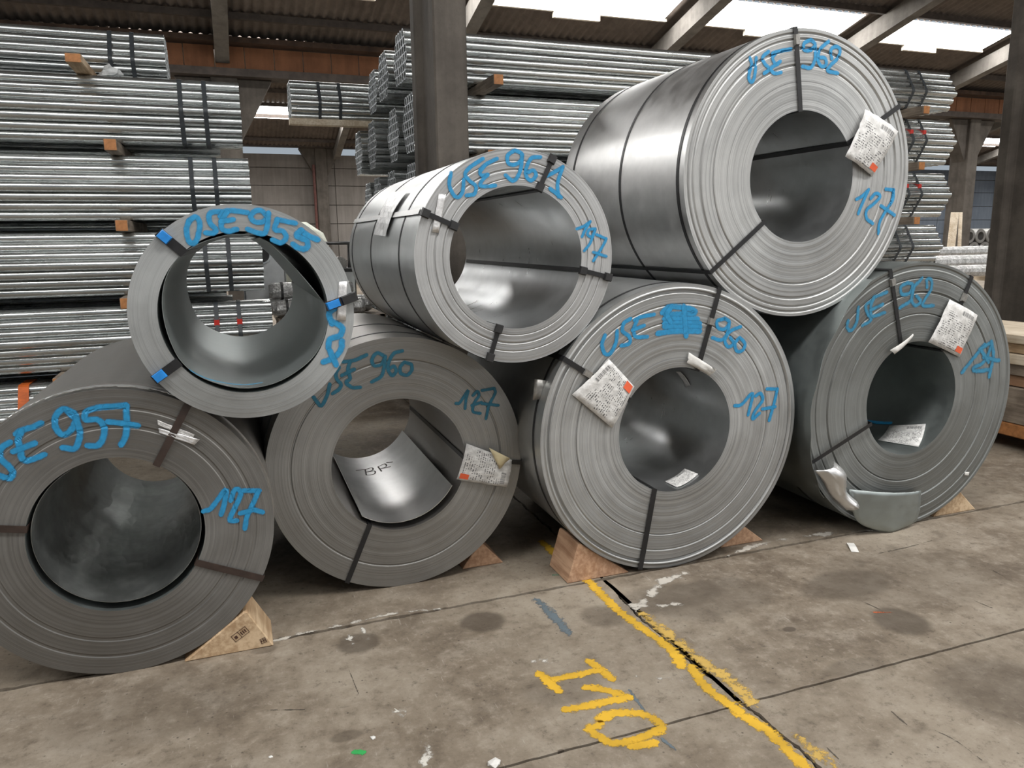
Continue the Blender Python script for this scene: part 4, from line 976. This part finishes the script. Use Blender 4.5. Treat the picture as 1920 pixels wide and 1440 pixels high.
# ------------------------------------------------------------------ things at the edges and in the background
# timber stack at the right edge, boards running away from the camera
sx = 5.36
sk = empty('orange_skid', (sx+.3, 3.45, 0)); tag(sk, 'orange steel skid under the timber stack at the right edge', 'skid')
MB().box(-.32, .5, 0, 2.0, .10, .20).build('deck_beam', M['orange'], sk, bevel=.008)
for yy in (.15, 1.6): MB().box(-.28, .46, yy, yy+.10, 0, .0995).build('foot', M['gear'], sk)
zz = .2005; hb = [(.27, 'wood_grey', 0), (.085, 'wood_red', .03), (.085, 'wood_grey', .0), (.075, 'wood_white', -.02), (.075, 'wood', .02), (.07, 'wood_white', -.015)]
nm = ['thick weathered beam at the bottom of the timber stack', 'reddish plank just above the thick beam in the timber stack', 'grey plank, third from the bottom of the timber stack', 'pale plank in the middle of the timber stack', 'orange-brown plank near the top of the timber stack', 'topmost whitish plank of the timber stack']
for (h, mt, dx), lb in zip(hb, nm):
    o = MB().box(-.32+dx, .48+dx, 0, 1.9, 0, h-.006, .002).build('timber_plank', M[mt], None, (sx+.3, 3.48+random.uniform(0, .05), zz+.003), bevel=.004); tag(o, lb, 'timber', 'timber stack at the right edge'); zz += h
# foil wrapped pipes
def wrapped(p0, p1, r, label, grp):
    p0, p1 = Vector(p0), Vector(p1); e = empty('wrapped_pipe', p0.lerp(p1, .5)-Vector((0, 0, r))); tag(e, label, 'wrapped pipe', grp)
    o_ = e.location; path = []; rs = []
    for k in range(25): path.append(p0.lerp(p1, k/24)-o_); rs.append(r*(.93+.07*random.random()) if 0 < k < 24 else r*.75)
    MB().tube(path, rs, 10).build('foil_wrap', M['foil_wrap'], e)
    for f in (.15, .85): q = p0.lerp(p1, f)-o_; dr = (p1-p0).normalized()*.012; MB().tube([q-dr, q+dr], r*1.03, 12).build('tie', M['gear'], e)
    return e
tw = NT('crinkled_foil_wrap'); nf = tw.noise(16, 4, .7, tw.obj()); tw.p(Base_Color=tw.mix(tw.range(nf, .3, .7), (.42, .42, .41), (.80, .80, .79)), Metallic=.6, Roughness=.3); tw.bump(nf, .9, .03); M['foil_wrap'] = tw.m
for (q0, q1, Y, r, lb) in (((1722,483),(1862,462),10.0,.10,'silver wrapped pipe behind the torn coil, long upper one'), ((1760,497),(1864,484),9.6,.115,'silver wrapped pipe behind the torn coil, middle one with an orange tie'), ((1795,512),(1862,503),9.3,.10,'silver wrapped pipe behind the torn coil, lowest one')):
    a, b = onY(*q0, Y), onY(*q1, Y); z = (a.z+b.z)/2; wrapped((a.x-.6, Y, z), (b.x+.6, Y, z), r, lb, 'foil wrapped pipes right of the centre stack')
zl = onY(1830, 509, 9.3).z-.103
tr = empty('trestle', (12.0, 9.7, 0)); tag(tr, 'low pale board trestle under the silver wrapped pipes at the right', 'trestle')
for dx in (-1.0, .6): 
    MB().box(dx-.06, dx+.06, -.6, .6, zl-.10, zl-.003).build('cross_bar', M['wood_white'], tr)
    for dy in (-.5, .5): MB().box(dx-.05, dx+.05, dy-.05, dy+.05, 0, zl-.10).build('leg', M['wood_white'], tr)
MB().box(-1.2, .8, -.62, -.58, .25, .5).build('side_board', M['wood_white'], tr)
for yy, zt_ in ((9.6, onY(1812, 490.5, 9.6).z-.118), (10.0, onY(1792, 472.5, 10.0).z-.103)):
    for dx in (-1.0, .6): MB().box(dx-.06, dx+.06, yy-9.7-.06, yy-9.7+.06, zl-.003, zt_).build('packer', M['wood_white'], tr)
# rolled coils far away
def small_coil(p, R_, r_, L, label):
    e = empty('small_coil', (p.x, p.y, p.z-R_)); tag(e, label, 'steel coil', 'far small coils beyond the right column'); n = 32; V, Fc = [], []
    prof = [(r_, 0), (R_-.02, 0), (R_, .02), (R_, L), (r_, L)]
    for k in range(n):
        a = 2*math.pi*k/n
        for (rr, y) in prof: V.append((rr*math.cos(a), y, R_+rr*math.sin(a)))
    for k in range(n):
        q = (k+1) % n
        for i in range(5): j = (i+1) % 5; Fc.append((k*5+i, q*5+i, q*5+j, k*5+j))
    me = mesh('wound_body', V, Fc); bm = bmesh.new(); bm.from_mesh(me); bmesh.ops.recalc_face_normals(bm, faces=bm.faces); bm.to_mesh(me); bm.free()
    link('wound_body', me, M['face_B'], e)
    V = [(r_*1.0*math.cos(2*math.pi*k/24), .0, R_+r_*math.sin(2*math.pi*k/24)) for k in range(24)]
    MB().tube([(0, .05, 2*R_-.008), (0, L-.05, 2*R_-.008)], .012, 6).build('strap', M['strap_black'], e)
Yc, hz = 24.0, .31
x0c = onY(1808, 460, Yc).x
rowsn = (('lowest', 4, 0.0), ('middle', 4, .5), ('top', 3, 1.0)); pos = ('first', 'second', 'third', 'fourth')
for r_, (nm_, n_, sh) in enumerate(rowsn):
    for k in range(n_):
        small_coil(Vector((x0c-.35+(k+sh)*2.04*hz, Yc, hz+r_*1.775*hz)), hz, .18, .9, 'far small coil in the pile beyond the slim column, %s row, %s from the left' % (nm_, pos[k]))
# boards leaning by the slim column
for (q0, q1, Y, lb, mt, wd) in (((1783,470),(1792,398),12.2,'wide pale board leaning upright beside the pipe ends','wood_white',.20), ((1806,480),(1803,398),12.4,'thin pale board leaning against the slim column','wood_white',.07)):
    a, b = onY(*q0, Y), onY(*q1, Y+.6); a = Vector((a.x-.02, Y, 0))
    e = empty('leaning_board', a); tag(e, lb, 'board'); d = Vector((b.x-a.x, b.y-a.y, b.z))
    V = [(-wd/2,0,0),(wd/2,0,0),(wd/2,.04,0),(-wd/2,.04,0)]; V += [(v[0]+d.x, v[1]+d.y, d.z) for v in V]
    link('board', mesh('board', V, [(0,3,2,1),(4,5,6,7),(0,1,5,4),(1,2,6,5),(2,3,7,6),(3,0,4,7)]), M[mt], e); MB().box(-wd/2, wd/2, .0, .045, .0, .03).build('end_cleat', M['wood_grey'], e)
# gap between the two pipe stacks, seen through coil 955
cr = empty('slatted_crate', (.92, 8.0, 0)); tag(cr, 'dark slatted crate under wrapped pipes between the pipe stacks', 'crate')
for k in range(5): MB().box(-.52, .52, -.45, -.42, .05+k*.16, .17+k*.16).build('slat', M['wood_grey'], cr)
for dx in (-.5, .46):
    for dy in (-.42, .40): MB().box(dx, dx+.05, dy, dy+.05, 0, .86).build('post', M['wood_grey'], cr)
MB().box(-.52, .52, -.42, .45, .80, .86).build('lid', M['wood_grey'], cr)
for (y, z, x0, x1, r, lb) in ((7.70, .95, .36, 1.25, .085, 'silver wrapped pipe seen low through coil 955'), (7.90, .955, .30, 1.35, .09, 'silver wrapped pipe second row seen through coil 955'), (7.80, 1.115, .34, 1.15, .085, 'silver wrapped pipe on top of the pair seen through coil 955')):
    wrapped((x0, y, z), (x1, y, z), r, lb, 'foil wrapped pipes between the stacks')
fl_ = empty('pipe_flange', (.44, 8.05, .863)); tag(fl_, 'galvanised plate with a round pipe socket seen through coil 955', 'flange')
q = onY(492, 479, 7.98); V, Fc = [], []; n = 24; zc = q.z-.863; xc = q.x-.44
MB().box(xc-.20, xc+.22, .03, .06, 0, zc+.16).build('plate', M['sheet'], fl_, bevel=.02)
MB().tube([(xc, .03, zc), (xc, -.02, zc)], .085, 20).build('socket_rim', M['pipe'], fl_); MB().tube([(xc, -.018, zc), (xc, -.024, zc)], .068, 20).build('socket_hole', M['gear'], fl_)
bg = empty('bulk_bag', (onY(560, 425, 11.6).x, 11.6, 0)); tag(bg, 'pale bulging bag with green print standing behind coil 955', 'bag')
V, Fc = [], []; nn = 20
for i in range(13):
    f = i/12; z = 1.86*f; rr = .40*(1-(2*f-1)**6*.28)*(1 if f < .9 else (1-(f-.9)*6))
    for k in range(nn):
        a = 2*math.pi*k/nn; sq = 1/max(abs(math.cos(a)), abs(math.sin(a)))**.6; V.append((rr*sq*math.cos(a)+random.uniform(-.012, .012), rr*sq*math.sin(a), z))
for i in range(12):
    for k in range(nn): j = (k+1) % nn; Fc.append((i*nn+k, i*nn+j, (i+1)*nn+j, (i+1)*nn+k))
Fc.append(tuple(range(12*nn, 13*nn))); Fc.append(tuple(reversed(range(nn))))
link('bag_body', mesh('bag_body', V, Fc), M['green_sack'], bg, smooth=True)
for k in range(3): MB().box(-.22+.13*k, -.14+.13*k, -.462, -.44, 1.45, 1.66).build('green_print', M['green_print'], bg) if 'green_print' in M else None
mc = empty('strapping_machine', (onY(628, 470, 10.0).x, 10.0, 0)); tag(mc, 'dark machine frame showing between coils 955 and 961', 'machine')
MB().box(-.22, .22, -.2, .2, 0, 1.25).build('cabinet', M['gear'], mc, bevel=.01); MB().box(-.20, .20, -.22, -.205, .9, 1.2).build('control_panel', M['sheet'], mc)
MB().tube([(-.18, 0, 1.24), (-.18, 0, 1.56), (.18, 0, 1.56), (.18, 0, 1.24)], .03, 8).build('arch_frame', M['gear'], mc); MB().tube([(.05, -.05, 1.30), (.05, .05, 1.30)], .09, 14).build('reel', M['seal'], mc)
# litter on the floor
p = onZ(1597, 1027); o = MB(); e = empty('paper_scrap', (p.x, p.y, 0)); tag(e, 'small white slip of paper lying on the floor before the torn coil', 'paper')
V = [(-.018,-.055,.001),(.018,-.06,.002),(.020,0,.010),(-.016,0,.008),(.026,.055,.003),(-.008,.06,.001)]
o = link('slip', mesh('slip', V, [(0,1,2,3),(3,2,4,5)]), M['paper_plain'], e); e.rotation_euler = (0, 0, R(-28)); md = o.modifiers.new('thickness', 'SOLIDIFY'); md.thickness = .001; md.offset = 1
for (px, py, s_, lb) in ((928,1433,.022,'torn white paper bit at the bottom edge of the picture'), (700,1384,.010,'white crumb right of the green blot'), (508,1420,.007,'white crumb at the lower left of the green blot')):
    p = onZ(px, py); m2 = bpy.data.meshes.new('crumb'); bm = bmesh.new(); bmesh.ops.create_icosphere(bm, subdivisions=1, radius=s_)
    for v in bm.verts: v.co = Vector((v.co.x*random.uniform(.7, 1.3), v.co.y*random.uniform(.6, 1.1), max(0, v.co.z*.45+s_*.25)))
    bm.to_mesh(m2); bm.free(); o = link('paper_crumb', m2, M['paper_plain'], None, (p.x, p.y, 0)); tag(o, lb, 'litter')

p = onY(203, 118, 6.5); m2 = bpy.data.meshes.new('film_scrap'); bm = bmesh.new(); bmesh.ops.create_icosphere(bm, subdivisions=2, radius=.07)
for v in bm.verts: v.co = Vector((v.co.x*random.uniform(.6, 1.5), v.co.y*random.uniform(.5, 1), max(-.02, v.co.z*random.uniform(.4, 1.1))))
bm.to_mesh(m2); bm.free(); o = link('film_scrap', m2, M['film'], None, (p.x, 6.55, TB(4)+.4725+.0215)); tag(o, 'crumpled grey plastic film on the left pipe stack beside the pale block', 'plastic film')
